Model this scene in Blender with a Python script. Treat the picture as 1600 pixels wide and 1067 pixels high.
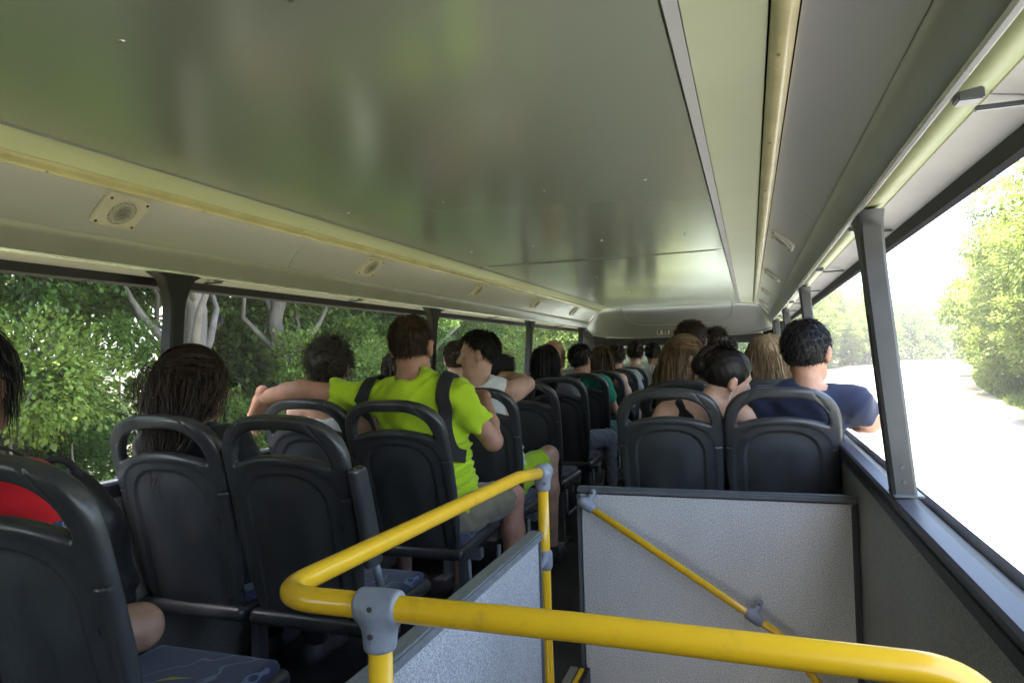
import bpy, math, random
import numpy as np
from mathutils import Vector, Matrix

# ------------------------------------------------------------------ camera, world, sun, exposure
for _o in list(bpy.data.objects):
    bpy.data.objects.remove(_o)
SC = bpy.context.scene
COL = SC.collection
EYE = Vector((0.84, 0.0, 1.20))
YAW, PITCH, ROLL = math.radians(19.19), math.radians(1.28), math.radians(1.6)
_f = Vector((-math.sin(YAW) * math.cos(PITCH), math.cos(YAW) * math.cos(PITCH), math.sin(PITCH)))
_r = Vector((math.cos(YAW), math.sin(YAW), 0))
_u = _r.cross(_f)
_r2 = _r * math.cos(ROLL) - _u * math.sin(ROLL)
_u2 = _r * math.sin(ROLL) + _u * math.cos(ROLL)
cam_data = bpy.data.cameras.new('camera')
cam_data.lens = 24.0
cam_data.sensor_width = 36.0
cam_data.clip_start = 0.05
cam_data.clip_end = 3000
cam = bpy.data.objects.new('camera', cam_data)
COL.objects.link(cam)
m = Matrix((_r2, _u2, -_f)).transposed().to_4x4()
m.translation = EYE
cam.matrix_world = m
SC.camera = cam

SUN_DIR = Vector((-0.13, -0.33, 0.935)).normalized()      # towards the sun
elev = math.asin(SUN_DIR.z)
world = bpy.data.worlds.new('World')
SC.world = world
world.use_nodes = True
wn = world.node_tree
bg = wn.nodes['Background']
sky = wn.nodes.new('ShaderNodeTexSky')
sky.sky_type = 'NISHITA'
sky.sun_disc = False
sky.sun_elevation = elev
sky.sun_rotation = math.atan2(SUN_DIR.x, SUN_DIR.y)
sky.air_density = 1.0
sky.dust_density = 3.0
sky.ozone_density = 1.0
wn.links.new(sky.outputs[0], bg.inputs[0])
bg.inputs[1].default_value = 0.15
sun_data = bpy.data.lights.new('sun', 'SUN')
sun_data.energy = 5.0
sun_data.angle = math.radians(0.53)
sun_data.color = (1.0, 0.95, 0.86)
sun = bpy.data.objects.new('sun', sun_data)
COL.objects.link(sun)
sun.rotation_euler = SUN_DIR.to_track_quat('Z', 'Y').to_euler()

SC.view_settings.view_transform = 'Standard'
SC.view_settings.look = 'None'
SC.view_settings.gamma = 1.0
SC.view_settings.use_curve_mapping = False
SC.view_settings.exposure = 3.3
SC.render.engine = 'CYCLES'
SC.cycles.use_denoising = True
SC.cycles.max_bounces = 9
SC.cycles.diffuse_bounces = 5
SC.cycles.glossy_bounces = 4
SC.cycles.transmission_bounces = 4
SC.cycles.transparent_max_bounces = 8
SC.cycles.caustics_reflective = False
SC.cycles.caustics_refractive = False
SC.cycles.sample_clamp_indirect = 8.0

# ------------------------------------------------------------------ materials
MATS = {}
def mat(name, col, rough=0.5, metal=0.0, var=0.0, vscale=8.0, bump=0.0, bscale=60.0, spec=0.5, coat=0.0,
        col2=None, stretch=None, island=0.0, sheen=0.0, bdist=0.01, rvar=0.0):
    if name in MATS:
        return MATS[name]
    m = bpy.data.materials.new(name)
    m.use_nodes = True
    nt = m.node_tree
    b = nt.nodes['Principled BSDF']
    b.inputs['Base Color'].default_value = (*col, 1)
    b.inputs['Roughness'].default_value = rough
    b.inputs['Metallic'].default_value = metal
    b.inputs['Specular IOR Level'].default_value = spec
    b.inputs['Coat Weight'].default_value = coat
    if sheen:
        b.inputs['Sheen Weight'].default_value = sheen
    tc = nt.nodes.new('ShaderNodeTexCoord')
    vec = tc.outputs['Object']
    if stretch:
        mp = nt.nodes.new('ShaderNodeMapping')
        mp.inputs['Scale'].default_value = stretch
        nt.links.new(vec, mp.inputs[0])
        vec = mp.outputs[0]
    if var > 0 or col2 or rvar > 0:
        nz = nt.nodes.new('ShaderNodeTexNoise')
        nz.inputs['Scale'].default_value = vscale
        nz.inputs['Detail'].default_value = 5
        nz.inputs['Roughness'].default_value = 0.6
        nt.links.new(vec, nz.inputs['Vector'])
        if var > 0 or col2:
            rp = nt.nodes.new('ShaderNodeValToRGB')
            c2 = col2 if col2 else tuple(min(1, c * (1 + var)) for c in col)
            c1 = col if col2 else tuple(c * (1 - var) for c in col)
            rp.color_ramp.elements[0].position = 0.36
            rp.color_ramp.elements[1].position = 0.64
            rp.color_ramp.elements[0].color = (*c1, 1)
            rp.color_ramp.elements[1].color = (*c2, 1)
            nt.links.new(nz.outputs[0], rp.inputs[0])
            out = rp.outputs[0]
            if island > 0:
                gm = nt.nodes.new('ShaderNodeNewGeometry')
                hs = nt.nodes.new('ShaderNodeHueSaturation')
                ma = nt.nodes.new('ShaderNodeMapRange')
                ma.inputs['To Min'].default_value = 1 - island
                ma.inputs['To Max'].default_value = 1 + island
                nt.links.new(gm.outputs['Random Per Island'], ma.inputs['Value'])
                nt.links.new(ma.outputs[0], hs.inputs['Value'])
                nt.links.new(out, hs.inputs['Color'])
                out = hs.outputs[0]
            nt.links.new(out, b.inputs['Base Color'])
        if rvar > 0:
            mr = nt.nodes.new('ShaderNodeMapRange')
            mr.inputs['From Min'].default_value = 0.3
            mr.inputs['From Max'].default_value = 0.7
            mr.inputs['To Min'].default_value = max(0.02, rough - rvar)
            mr.inputs['To Max'].default_value = rough + rvar
            nt.links.new(nz.outputs[0], mr.inputs['Value'])
            nt.links.new(mr.outputs[0], b.inputs['Roughness'])
    if bump > 0:
        n2 = nt.nodes.new('ShaderNodeTexNoise')
        n2.inputs['Scale'].default_value = bscale
        n2.inputs['Detail'].default_value = 3
        nt.links.new(vec, n2.inputs['Vector'])
        bp = nt.nodes.new('ShaderNodeBump')
        bp.inputs['Strength'].default_value = bump
        bp.inputs['Distance'].default_value = bdist
        nt.links.new(n2.outputs[0], bp.inputs['Height'])
        nt.links.new(bp.outputs[0], b.inputs['Normal'])
    MATS[name] = m
    return m

def leaf_mat(name, c1, c2, trans=0.35, island=0.35):
    m = mat(name, c1, rough=0.5, col2=c2, vscale=1.3, island=island, spec=0.3)
    nt = m.node_tree
    b = nt.nodes['Principled BSDF']
    tr = nt.nodes.new('ShaderNodeBsdfTranslucent')
    mx = nt.nodes.new('ShaderNodeMixShader')
    mx.inputs[0].default_value = trans
    src = b.inputs['Base Color'].links[0].from_socket
    hs = nt.nodes.new('ShaderNodeHueSaturation')
    hs.inputs['Hue'].default_value = 0.47
    hs.inputs['Value'].default_value = 1.5
    nt.links.new(src, hs.inputs['Color'])
    nt.links.new(hs.outputs[0], tr.inputs[0])
    out = nt.nodes['Material Output']
    nt.links.new(b.outputs[0], mx.inputs[1])
    nt.links.new(tr.outputs[0], mx.inputs[2])
    nt.links.new(mx.outputs[0], out.inputs[0])
    return m

def speckle_mat(name, c1, c2, scale, rough=0.45, bump=0.3):
    """speckled vinyl laminate"""
    m = bpy.data.materials.new(name)
    m.use_nodes = True
    nt = m.node_tree
    b = nt.nodes['Principled BSDF']
    b.inputs['Roughness'].default_value = rough
    tc = nt.nodes.new('ShaderNodeTexCoord')
    nz = nt.nodes.new('ShaderNodeTexNoise')
    nz.inputs['Scale'].default_value = scale
    nz.inputs['Detail'].default_value = 2
    nt.links.new(tc.outputs['Object'], nz.inputs['Vector'])
    rp = nt.nodes.new('ShaderNodeValToRGB')
    rp.color_ramp.elements[0].position = 0.42
    rp.color_ramp.elements[1].position = 0.58
    rp.color_ramp.elements[0].color = (*c1, 1)
    rp.color_ramp.elements[1].color = (*c2, 1)
    nt.links.new(nz.outputs[0], rp.inputs[0])
    # soft grime: large soft stains
    n3 = nt.nodes.new('ShaderNodeTexNoise')
    n3.inputs['Scale'].default_value = 2.3
    n3.inputs['Detail'].default_value = 6
    mp = nt.nodes.new('ShaderNodeMapping')
    mp.inputs['Scale'].default_value = (1, 1, 0.3)
    nt.links.new(tc.outputs['Object'], mp.inputs[0])
    nt.links.new(mp.outputs[0], n3.inputs['Vector'])
    mr = nt.nodes.new('ShaderNodeMapRange')
    mr.inputs['From Min'].default_value = 0.35
    mr.inputs['From Max'].default_value = 0.7
    mr.inputs['To Min'].default_value = 1.06
    mr.inputs['To Max'].default_value = 0.80
    nt.links.new(n3.outputs[0], mr.inputs[0])
    hs = nt.nodes.new('ShaderNodeHueSaturation')
    nt.links.new(mr.outputs[0], hs.inputs['Value'])
    nt.links.new(rp.outputs[0], hs.inputs['Color'])
    nt.links.new(hs.outputs[0], b.inputs['Base Color'])
    bp = nt.nodes.new('ShaderNodeBump')
    bp.inputs['Strength'].default_value = bump
    bp.inputs['Distance'].default_value = 0.002
    nt.links.new(nz.outputs[0], bp.inputs['Height'])
    nt.links.new(bp.outputs[0], b.inputs['Normal'])
    MATS[name] = m
    return m

M_PANEL = mat('ceiling_satin_metal', (0.63, 0.69, 0.52), rough=0.20, metal=0.58)  # greenish tint puts some of the outdoor green light into the metal colour
M_COVE = mat('cove_white_paint', (0.66, 0.665, 0.68), rough=0.32, metal=0.2)
M_BAND = mat('ceiling_band_green_cast', (0.66, 0.71, 0.47), rough=0.36, metal=0.1, var=0.03, vscale=3)  # green light reflected onto the band is mixed into its base colour
M_BEAM = mat('beam_grey_paint', (0.44, 0.455, 0.44), rough=0.32, metal=0.15, var=0.05, vscale=5)
M_BEVEL = mat('trim_bevel_grey', (0.30, 0.31, 0.29), rough=0.65)
M_BEAD = mat('bead_aluminium', (0.75, 0.76, 0.74), rough=0.25, metal=0.7)
M_CANOPY = mat('canopy_paint', (0.36, 0.36, 0.32), rough=0.5, var=0.08, vscale=4)
M_UNDER = mat('header_underside_green_cast', (0.30, 0.33, 0.17), rough=0.45, var=0.08, vscale=5)  # yellow-green light falling on this strip is painted into its colour
M_RUB = mat('black_rubber', (0.016, 0.016, 0.018), rough=0.55, var=0.2, vscale=12)
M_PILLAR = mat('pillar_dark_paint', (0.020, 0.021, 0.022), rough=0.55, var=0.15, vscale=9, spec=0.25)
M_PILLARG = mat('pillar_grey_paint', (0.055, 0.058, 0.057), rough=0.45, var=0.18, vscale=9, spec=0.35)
M_DARKGAP = mat('gap_dark', (0.03, 0.032, 0.03), rough=0.7)
M_LED = mat('light_diffuser_ivory', (0.68, 0.62, 0.33), rough=0.26, var=0.10, vscale=7)
M_IVORY = mat('speaker_ivory_plastic', (0.66, 0.64, 0.55), rough=0.45, var=0.05, vscale=14)
M_SCREW = mat('screw_steel', (0.10, 0.09, 0.08), rough=0.45, metal=0.6)
M_FLOOR = mat('floor_dark_vinyl', (0.022, 0.022, 0.024), rough=0.5, var=0.35, vscale=30, bump=0.15, bscale=140)
M_WALL = speckle_mat('wall_grey_vinyl', (0.20, 0.19, 0.17), (0.33, 0.315, 0.29), 230, 0.5, 0.5)
M_PART = speckle_mat('partition_laminate', (0.30, 0.30, 0.29), (0.68, 0.675, 0.65), 330, 0.38, 0.3)
M_TRIM = mat('partition_grey_trim', (0.085, 0.095, 0.10), rough=0.38, var=0.12, vscale=14)
M_TRIML = mat('partition_top_rail', (0.155, 0.165, 0.165), rough=0.4, var=0.2, vscale=16, stretch=(14, 1.5, 6))
M_SILL = mat('sill_blue_grey', (0.040, 0.043, 0.055), rough=0.45, var=0.12, vscale=8, spec=0.3)
M_YEL = mat('rail_yellow_enamel', (0.77, 0.44, 0.012), col2=(0.81, 0.475, 0.016), rough=0.27, vscale=5, coat=0.2)
M_CLAMP = mat('clamp_grey_cast', (0.22, 0.235, 0.27), rough=0.4, var=0.12, vscale=24, bump=0.15, bscale=90)
M_SEAT = mat('seat_charcoal_plastic', (0.038, 0.0405, 0.042), rough=0.36, rvar=0.10, var=0.22, vscale=9, bump=0.06, bscale=260, bdist=0.002, stretch=(1, 1, 0.45))
M_STEEL = mat('seat_frame_grey', (0.14, 0.15, 0.16), rough=0.4, metal=0.2, var=0.12, vscale=20)
M_CHROME = mat('worn_aluminium', (0.62, 0.62, 0.61), rough=0.3, metal=0.9)
M_DOME = mat('dome_white_moulding', (0.46, 0.475, 0.445), rough=0.24, metal=0.25)
M_SMUDGE = mat('strip_fixing_brown', (0.34, 0.29, 0.16), rough=0.6)
M_BODY = mat('bus_outer_paint', (0.55, 0.56, 0.57), rough=0.3, var=0.04, vscale=3)

# hand grime on the yellow rails
nt = M_YEL.node_tree
_tc = nt.nodes.new('ShaderNodeTexCoord')
_nz = nt.nodes.new('ShaderNodeTexNoise')
_nz.inputs['Scale'].default_value = 13
_nz.inputs['Detail'].default_value = 9
_nz.inputs['Roughness'].default_value = 0.7
_mr = nt.nodes.new('ShaderNodeMapRange')
_mr.inputs['From Min'].default_value = 0.56
_mr.inputs['From Max'].default_value = 0.74
_mr.inputs['To Max'].default_value = 0.55
_mx = nt.nodes.new('ShaderNodeMixRGB')
_mx.inputs[2].default_value = (0.42, 0.24, 0.03, 1)
_b = nt.nodes['Principled BSDF']
_src = _b.inputs['Base Color'].links[0].from_socket
nt.links.new(_tc.outputs['Object'], _nz.inputs['Vector'])
nt.links.new(_nz.outputs[0], _mr.inputs[0])
nt.links.new(_mr.outputs[0], _mx.inputs[0])
nt.links.new(_src, _mx.inputs[1])
nt.links.new(_mx.outputs[0], _b.inputs['Base Color'])
# scuffs: fine scratches in the gloss of the seat shells
nt = M_SEAT.node_tree
_tc = nt.nodes.new('ShaderNodeTexCoord')
_mp = nt.nodes.new('ShaderNodeMapping')
_mp.inputs['Scale'].default_value = (1.0, 1.0, 0.06)
_mp.inputs['Rotation'].default_value = (0.2, 0.5, 0.3)
_nz = nt.nodes.new('ShaderNodeTexNoise')
_nz.inputs['Scale'].default_value = 75
_nz.inputs['Detail'].default_value = 4
_mr = nt.nodes.new('ShaderNodeMapRange')
_mr.inputs['From Min'].default_value = 0.60
_mr.inputs['From Max'].default_value = 0.72
_mr.inputs['To Min'].default_value = 0.0
_mr.inputs['To Max'].default_value = 0.22
_ad = nt.nodes.new('ShaderNodeMath')
_b = nt.nodes['Principled BSDF']
_src = _b.inputs['Roughness'].links[0].from_socket
nt.links.new(_tc.outputs['Object'], _mp.inputs[0])
nt.links.new(_mp.outputs[0], _nz.inputs['Vector'])
nt.links.new(_nz.outputs[0], _mr.inputs[0])
nt.links.new(_src, _ad.inputs[0])
nt.links.new(_mr.outputs[0], _ad.inputs[1])
nt.links.new(_ad.outputs[0], _b.inputs['Roughness'])

def fabric_mat():
    m = bpy.data.materials.new('seat_blue_fabric')
    m.use_nodes = True
    nt = m.node_tree
    b = nt.nodes['Principled BSDF']
    b.inputs['Roughness'].default_value = 0.9
    b.inputs['Sheen Weight'].default_value = 0.2
    tc = nt.nodes.new('ShaderNodeTexCoord')
    v = nt.nodes.new('ShaderNodeTexVoronoi')
    v.feature = 'DISTANCE_TO_EDGE'
    v.inputs['Scale'].default_value = 7
    nz = nt.nodes.new('ShaderNodeTexNoise')
    nz.inputs['Scale'].default_value = 5
    ad = nt.nodes.new('ShaderNodeMixRGB')
    ad.inputs[0].default_value = 0.25
    nt.links.new(tc.outputs['Object'], nz.inputs['Vector'])
    nt.links.new(tc.outputs['Object'], ad.inputs[1])
    nt.links.new(nz.outputs['Color'], ad.inputs[2])
    nt.links.new(ad.outputs[0], v.inputs['Vector'])
    rp = nt.nodes.new('ShaderNodeValToRGB')
    rp.color_ramp.elements[0].position = 0.012
    rp.color_ramp.elements[1].position = 0.022
    rp.color_ramp.elements[0].color = (0.11, 0.13, 0.20, 1)
    rp.color_ramp.elements[1].color = (0.018, 0.024, 0.062, 1)
    nt.links.new(v.outputs['Distance'], rp.inputs[0])
    nt.links.new(rp.outputs[0], b.inputs['Base Color'])
    return m
M_FABRIC = fabric_mat()

# ------------------------------------------------------------------ object helpers
def link(name, mesh, material=None, parent=None, smooth=False):
    o = bpy.data.objects.new(name, mesh)
    COL.objects.link(o)
    if material is not None and len(mesh.materials) == 0:
        mesh.materials.append(material)
    if smooth:
        mesh.polygons.foreach_set('use_smooth', [True] * len(mesh.polygons))
    if parent is not None:
        o.parent = parent
    return o

def tag(o, label, cat=None, group=None, kind=None):
    if label:
        o['label'] = label
    if cat:
        o['category'] = cat
    if group:
        o['group'] = group
    if kind:
        o['kind'] = kind
    return o

def empty(name, loc=(0, 0, 0), rz=0.0):
    o = bpy.data.objects.new(name, None)
    COL.objects.link(o)
    o.empty_display_size = 0.1
    o.location = loc
    o.rotation_euler = (0, 0, rz)
    return o

def mesh_np(name, V, F):
    me = bpy.data.meshes.new(name)
    V = np.asarray(V, np.float32)
    F = np.asarray(F, np.int32)
    me.vertices.add(len(V))
    me.vertices.foreach_set('co', V.ravel())
    n = F.shape[1]
    me.loops.add(F.size)
    me.loops.foreach_set('vertex_index', F.ravel())
    me.polygons.add(len(F))
    me.polygons.foreach_set('loop_start', np.arange(0, F.size, n, dtype=np.int32))
    me.polygons.foreach_set('loop_total', np.full(len(F), n, np.int32))
    me.update(calc_edges=True)
    return me

class MB:
    """collects simple solids into one mesh"""
    def __init__(s):
        s.v, s.f = [], []
    def add(s, V, F):
        o = len(s.v)
        s.v += [tuple(p) for p in V]
        s.f += [tuple(i + o for i in f) for f in F]
        return s
    def box(s, x0, x1, y0, y1, z0, z1):
        V = [(x0, y0, z0), (x1, y0, z0), (x1, y1, z0), (x0, y1, z0), (x0, y0, z1), (x1, y0, z1), (x1, y1, z1), (x0, y1, z1)]
        return s.add(V, [(0, 3, 2, 1), (4, 5, 6, 7), (0, 1, 5, 4), (1, 2, 6, 5), (2, 3, 7, 6), (3, 0, 4, 7)])
    def bbox(s, x0, x1, y0, y1, z0, z1, b=0.004):
        """box with chamfered edges along every side (rounded look)"""
        import bmesh
        bm = bmesh.new()
        bmesh.ops.create_cube(bm, size=1)
        for v in bm.verts:
            v.co = ((x0 + x1) / 2 + v.co.x * (x1 - x0), (y0 + y1) / 2 + v.co.y * (y1 - y0), (z0 + z1) / 2 + v.co.z * (z1 - z0))
        bmesh.ops.bevel(bm, geom=bm.edges[:], offset=b, segments=2, affect='EDGES')
        bm.verts.index_update()
        s.add([v.co[:] for v in bm.verts], [[v.index for v in f.verts] for f in bm.faces])
        bm.free()
        return s
    def tube(s, pts, r, n=14, caps=True):
        pts = [Vector(p) for p in pts]
        rs = r if isinstance(r, (list, tuple)) else [r] * len(pts)
        base = len(s.v)
        t0 = (pts[1] - pts[0]).normalized()
        up = Vector((0, 0, 1)) if abs(t0.z) < 0.9 else Vector((1, 0, 0))
        nrm = t0.cross(up).normalized()
        for i, p in enumerate(pts):
            t = (pts[min(i + 1, len(pts) - 1)] - pts[max(i - 1, 0)]).normalized()
            nrm = (nrm - t * nrm.dot(t)).normalized()
            bi = t.cross(nrm)
            for k in range(n):
                a = 2 * math.pi * k / n
                s.v.append(tuple(p + (nrm * math.cos(a) + bi * math.sin(a)) * rs[i]))
        for i in range(len(pts) - 1):
            for k in range(n):
                a, b = base + i * n + k, base + i * n + (k + 1) % n
                s.f.append((a, b, b + n, a + n))
        if caps:
            s.f.append(tuple(base + k for k in range(n))[::-1])
            s.f.append(tuple(base + (len(pts) - 1) * n + k for k in range(n)))
        return s
    def prism(s, poly, axis, a, b):
        """extrude a polygon of 2-D points along an axis (0 x, 1 y, 2 z)"""
        n = len(poly)
        def P(p, h):
            if axis == 0: return (h, p[0], p[1])
            if axis == 1: return (p[0], h, p[1])
            return (p[0], p[1], h)
        V = [P(p, a) for p in poly] + [P(p, b) for p in poly]
        F = [tuple(range(n)), tuple(range(2 * n - 1, n - 1, -1))]
        F += [(i, i + n, (i + 1) % n + n, (i + 1) % n) for i in range(n)]
        return s.add(V, F)
    def build(s, name, material, parent=None, smooth=False, angle=None):
        me = bpy.data.meshes.new(name)
        me.from_pydata(s.v, [], s.f)
        import bmesh
        bm = bmesh.new()
        bm.from_mesh(me)
        bmesh.ops.recalc_face_normals(bm, faces=bm.faces[:])
        if angle:
            for e in bm.edges:
                if len(e.link_faces) == 2 and e.calc_face_angle(0) > math.radians(angle):
                    e.smooth = False
        bm.to_mesh(me)
        bm.free()
        return link(name, me, material, parent, smooth or bool(angle))

def arc_path(pts, rad, n=8):
    """round the corners of a polyline"""
    pts = [Vector(p) for p in pts]
    out = [pts[0]]
    for i in range(1, len(pts) - 1):
        a, b, c = pts[i - 1], pts[i], pts[i + 1]
        d1, d2 = (a - b).normalized(), (c - b).normalized()
        ang = d1.angle(d2)
        l = min(rad / math.tan(ang / 2), (a - b).length * 0.45, (c - b).length * 0.45)
        p0, p2 = b + d1 * l, b + d2 * l
        for k in range(n + 1):
            t = k / n
            out.append(p0 * (1 - t) ** 2 + b * 2 * t * (1 - t) + p2 * t * t)
    out.append(pts[-1])
    return out

def copy_tree(o, parent=None):
    c = o.copy()
    COL.objects.link(c)
    c.parent = parent
    for ch in list(o.children):
        copy_tree(ch, c)
    return c

# ------------------------------------------------------------------ implicit surfaces (bodies, moulded plastic)
def smin(a, b, k):
    h = np.maximum(k - np.abs(a - b), 0) / k
    return np.minimum(a, b) - h * h * k * 0.25

class Prim:
    __slots__ = ('fn', 'lo', 'hi', 'k', 'op')
    def __init__(s, fn, lo, hi, k=0.02, op='add'):
        s.fn, s.lo, s.hi, s.k, s.op = fn, np.asarray(lo, float), np.asarray(hi, float), k, op

def A(*p):
    return np.asarray(p if len(p) > 1 else p[0], float)

def cone(a, b, ra, rb, k=0.02, op='add'):
    a, b = A(a), A(b)
    ab = b - a
    L2 = max(float(ab @ ab), 1e-9)
    def fn(P):
        t = np.clip(((P - a) @ ab) / L2, 0, 1)
        return np.linalg.norm(P - (a + t[:, None] * ab), axis=1) - (ra + (rb - ra) * t)
    R = max(ra, rb)
    return Prim(fn, np.minimum(a, b) - R, np.maximum(a, b) + R, k, op)

def ell(c, r, M=None, k=0.02, op='add'):
    """ellipsoid; M columns are its axes"""
    c, r = A(c), A(r)
    M = np.eye(3) if M is None else np.asarray(M, float)
    def fn(P):
        q = (P - c) @ M
        k0 = np.linalg.norm(q / r, axis=1)
        k1 = np.linalg.norm(q / (r * r), axis=1) + 1e-9
        return np.where(k0 < 1e-6, -r.min(), k0 * (k0 - 1) / k1)
    e = np.sqrt(((M * r) ** 2).sum(axis=1))
    return Prim(fn, c - e, c + e, k, op)

def econe(a, b, ra, rb, M, sy, k=0.03, op='add'):
    """capsule squashed along the second axis of M (torso)"""
    a, b = A(a), A(b)
    M = np.asarray(M, float)
    S = np.array([1, 1 / sy, 1])
    a2, b2 = (a @ M) * S, (b @ M) * S
    ab = b2 - a2
    L2 = max(float(ab @ ab), 1e-9)
    def fn(P):
        q = (P @ M) * S
        t = np.clip(((q - a2) @ ab) / L2, 0, 1)
        d = np.linalg.norm(q - (a2 + t[:, None] * ab), axis=1) - (ra + (rb - ra) * t)
        return d * (0.5 + 0.5 * sy)
    R = max(ra, rb)
    return Prim(fn, np.minimum(a, b) - R, np.maximum(a, b) + R, k, op)

def ev(prims, P, pad=None):
    d = np.full(len(P), 1.0)
    for p in prims:
        v = p.fn(P)
        if p.op == 'add':
            d = smin(d, v, p.k)
        elif p.op == 'sub':
            d = -smin(-d, v, p.k)
        else:
            d = -smin(-d, -v, p.k)
    return d

def grad(prims, P, e=0.004):
    g = np.zeros_like(P)
    for i in range(3):
        o = np.zeros(3)
        o[i] = e
        g[:, i] = ev(prims, P + o) - ev(prims, P - o)
    return g / (np.linalg.norm(g, axis=1, keepdims=True) + 1e-9)

def field(prims, res, post=None, pad=0.03):
    adds = [p for p in prims if p.op == 'add']
    lo = np.min([p.lo for p in adds], axis=0) - pad
    hi = np.max([p.hi for p in adds], axis=0) + pad
    n = np.ceil((hi - lo) / res).astype(int) + 1
    D = np.full(tuple(n), 0.08, np.float32)
    ax = [lo[i] + res * np.arange(n[i]) for i in range(3)]
    def block(plo, phi):
        i0 = np.clip(np.floor((plo - lo) / res).astype(int), 0, n - 1)
        i1 = np.clip(np.ceil((phi - lo) / res).astype(int) + 1, 1, n)
        X, Y, Z = np.meshgrid(ax[0][i0[0]:i1[0]], ax[1][i0[1]:i1[1]], ax[2][i0[2]:i1[2]], indexing='ij')
        return (slice(i0[0], i1[0]), slice(i0[1], i1[1]), slice(i0[2], i1[2])), np.stack([X.ravel(), Y.ravel(), Z.ravel()], 1), X.shape
    for p in prims:
        mg = 0.04 + p.k
        if p.op == 'int':
            sl, P, sh = block(lo, hi)
        else:
            sl, P, sh = block(p.lo - mg, p.hi + mg)
        if len(P) == 0:
            continue
        v = p.fn(P).reshape(sh)
        d = D[sl]
        if p.op == 'add':
            D[sl] = smin(d, v, p.k)
        elif p.op == 'sub':
            D[sl] = -smin(-d, v, p.k)
        else:
            D[sl] = -smin(-d, -v, p.k)
    if post is not None:
        idx = np.argwhere(np.abs(D) < 0.05)
        P = lo + idx * res
        D[tuple(idx.T)] += post(P).astype(np.float32)
    return D, lo

def nets(D, lo, res):
    """surface nets: quads round the zero level"""
    S = D < 0
    nx, ny, nz = D.shape
    c = [S[i:nx - 1 + i, j:ny - 1 + j, k:nz - 1 + k] for i in (0, 1) for j in (0, 1) for k in (0, 1)]
    any_ = np.logical_or.reduce(c)
    all_ = np.logical_and.reduce(c)
    msk = any_ & ~all_
    idx = np.argwhere(msk)
    vid = np.full(msk.shape, -1, np.int32)
    vid[tuple(idx.T)] = np.arange(len(idx))
    pos = np.zeros((len(idx), 3))
    cnt = np.zeros(len(idx))
    cor = [(i, j, k) for i in (0, 1) for j in (0, 1) for k in (0, 1)]
    for a in cor:
        for ax in range(3):
            if a[ax] == 0:
                b = list(a)
                b[ax] = 1
                va = D[tuple((idx + a).T)]
                vb = D[tuple((idx + b).T)]
                cr = (va < 0) != (vb < 0)
                t = np.where(cr, va / np.where(cr, va - vb, 1), 0)
                q = np.tile(np.array(a, float), (len(idx), 1))
                q[:, ax] = t
                pos[cr] += q[cr]
                cnt[cr] += 1
    V = lo + (idx + pos / np.maximum(cnt, 1)[:, None]) * res
    Fs = []
    for ax in range(3):
        o1, o2 = (ax + 1) % 3, (ax + 2) % 3
        sl0 = [slice(None)] * 3
        sl1 = [slice(None)] * 3
        sl0[ax] = slice(0, -1)
        sl1[ax] = slice(1, None)
        ch = S[tuple(sl0)] != S[tuple(sl1)]
        e = np.argwhere(ch)
        if len(e) == 0:
            continue
        ok = (e[:, o1] > 0) & (e[:, o2] > 0) & (e[:, o1] < D.shape[o1] - 1) & (e[:, o2] < D.shape[o2] - 1)
        e = e[ok]
        ins = S[tuple(e.T)]
        q = []
        for d1, d2 in ((1, 1), (0, 1), (0, 0), (1, 0)):
            f = e.copy()
            f[:, o1] -= d1
            f[:, o2] -= d2
            q.append(vid[tuple(f.T)])
        q = np.stack(q, 1)
        q[~ins] = q[~ins][:, ::-1]
        Fs.append(q)
    F = np.concatenate(Fs)
    return V, F[(F >= 0).all(1)]

def solid(prims, res, post=None, pad=0.03):
    D, lo = field(prims, res, post, pad)
    return nets(D, lo, res)

# ------------------------------------------------------------------ ground, road, verge
GZ = -2.35
rng = np.random.default_rng(7)
RIGHT_EDGE = [(10.6, -60), (10.6, 0), (11.2, 22), (13.2, 42), (20, 76), (31, 114), (52, 170), (95, 260)]
LEFT_EDGE = [(-1.9, -60), (-1.9, 0), (-1.9, 25), (-0.2, 58), (6, 96), (14, 124), (26, 152), (60, 215)]
def catmull(P, n=10):
    P = [np.array(p, float) for p in P]
    P = [2 * P[0] - P[1]] + P + [2 * P[-1] - P[-2]]
    out = []
    for i in range(1, len(P) - 2):
        for k in range(n):
            t = k / n
            a, b, c, d = P[i - 1:i + 3]
            out.append(0.5 * ((2 * b) + (c - a) * t + (2 * a - 5 * b + 4 * c - d) * t * t + (3 * b - a - 3 * c + d) * t ** 3))
    out.append(P[-2])
    return np.array(out)
RE, LE = catmull(RIGHT_EDGE), catmull(LEFT_EDGE)
def edge_x(E, y):
    return float(np.interp(y, E[:, 1], E[:, 0]))

M_GROUND = mat('ground_grass_soil', (0.075, 0.075, 0.035), rough=0.95, col2=(0.12, 0.12, 0.06), vscale=1.2, bump=0.6, bscale=9, bdist=0.08)
M_ROAD = mat('road_pale_asphalt', (0.17, 0.167, 0.16), rough=0.85, col2=(0.22, 0.217, 0.21), vscale=1.6, bump=0.3, bscale=90, bdist=0.01)
M_DIRT = mat('shoulder_dirt', (0.22, 0.18, 0.12), rough=0.95, col2=(0.13, 0.14, 0.06), vscale=1.5, bump=0.5, bscale=20, bdist=0.04)
g = MB().add([(-400, -250, GZ), (500, -250, GZ), (500, 700, GZ), (-400, 700, GZ)], [(0, 1, 2, 3)]).build('ground', M_GROUND)
tag(g, None, kind='structure')
V, F = [], []
for i in range(len(RE)):
    V += [(LE[i][0], LE[i][1], GZ + 0.03), (RE[i][0], RE[i][1], GZ + 0.03)]
F = [(2 * i, 2 * i + 1, 2 * i + 3, 2 * i + 2) for i in range(len(RE) - 1)]
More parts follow.
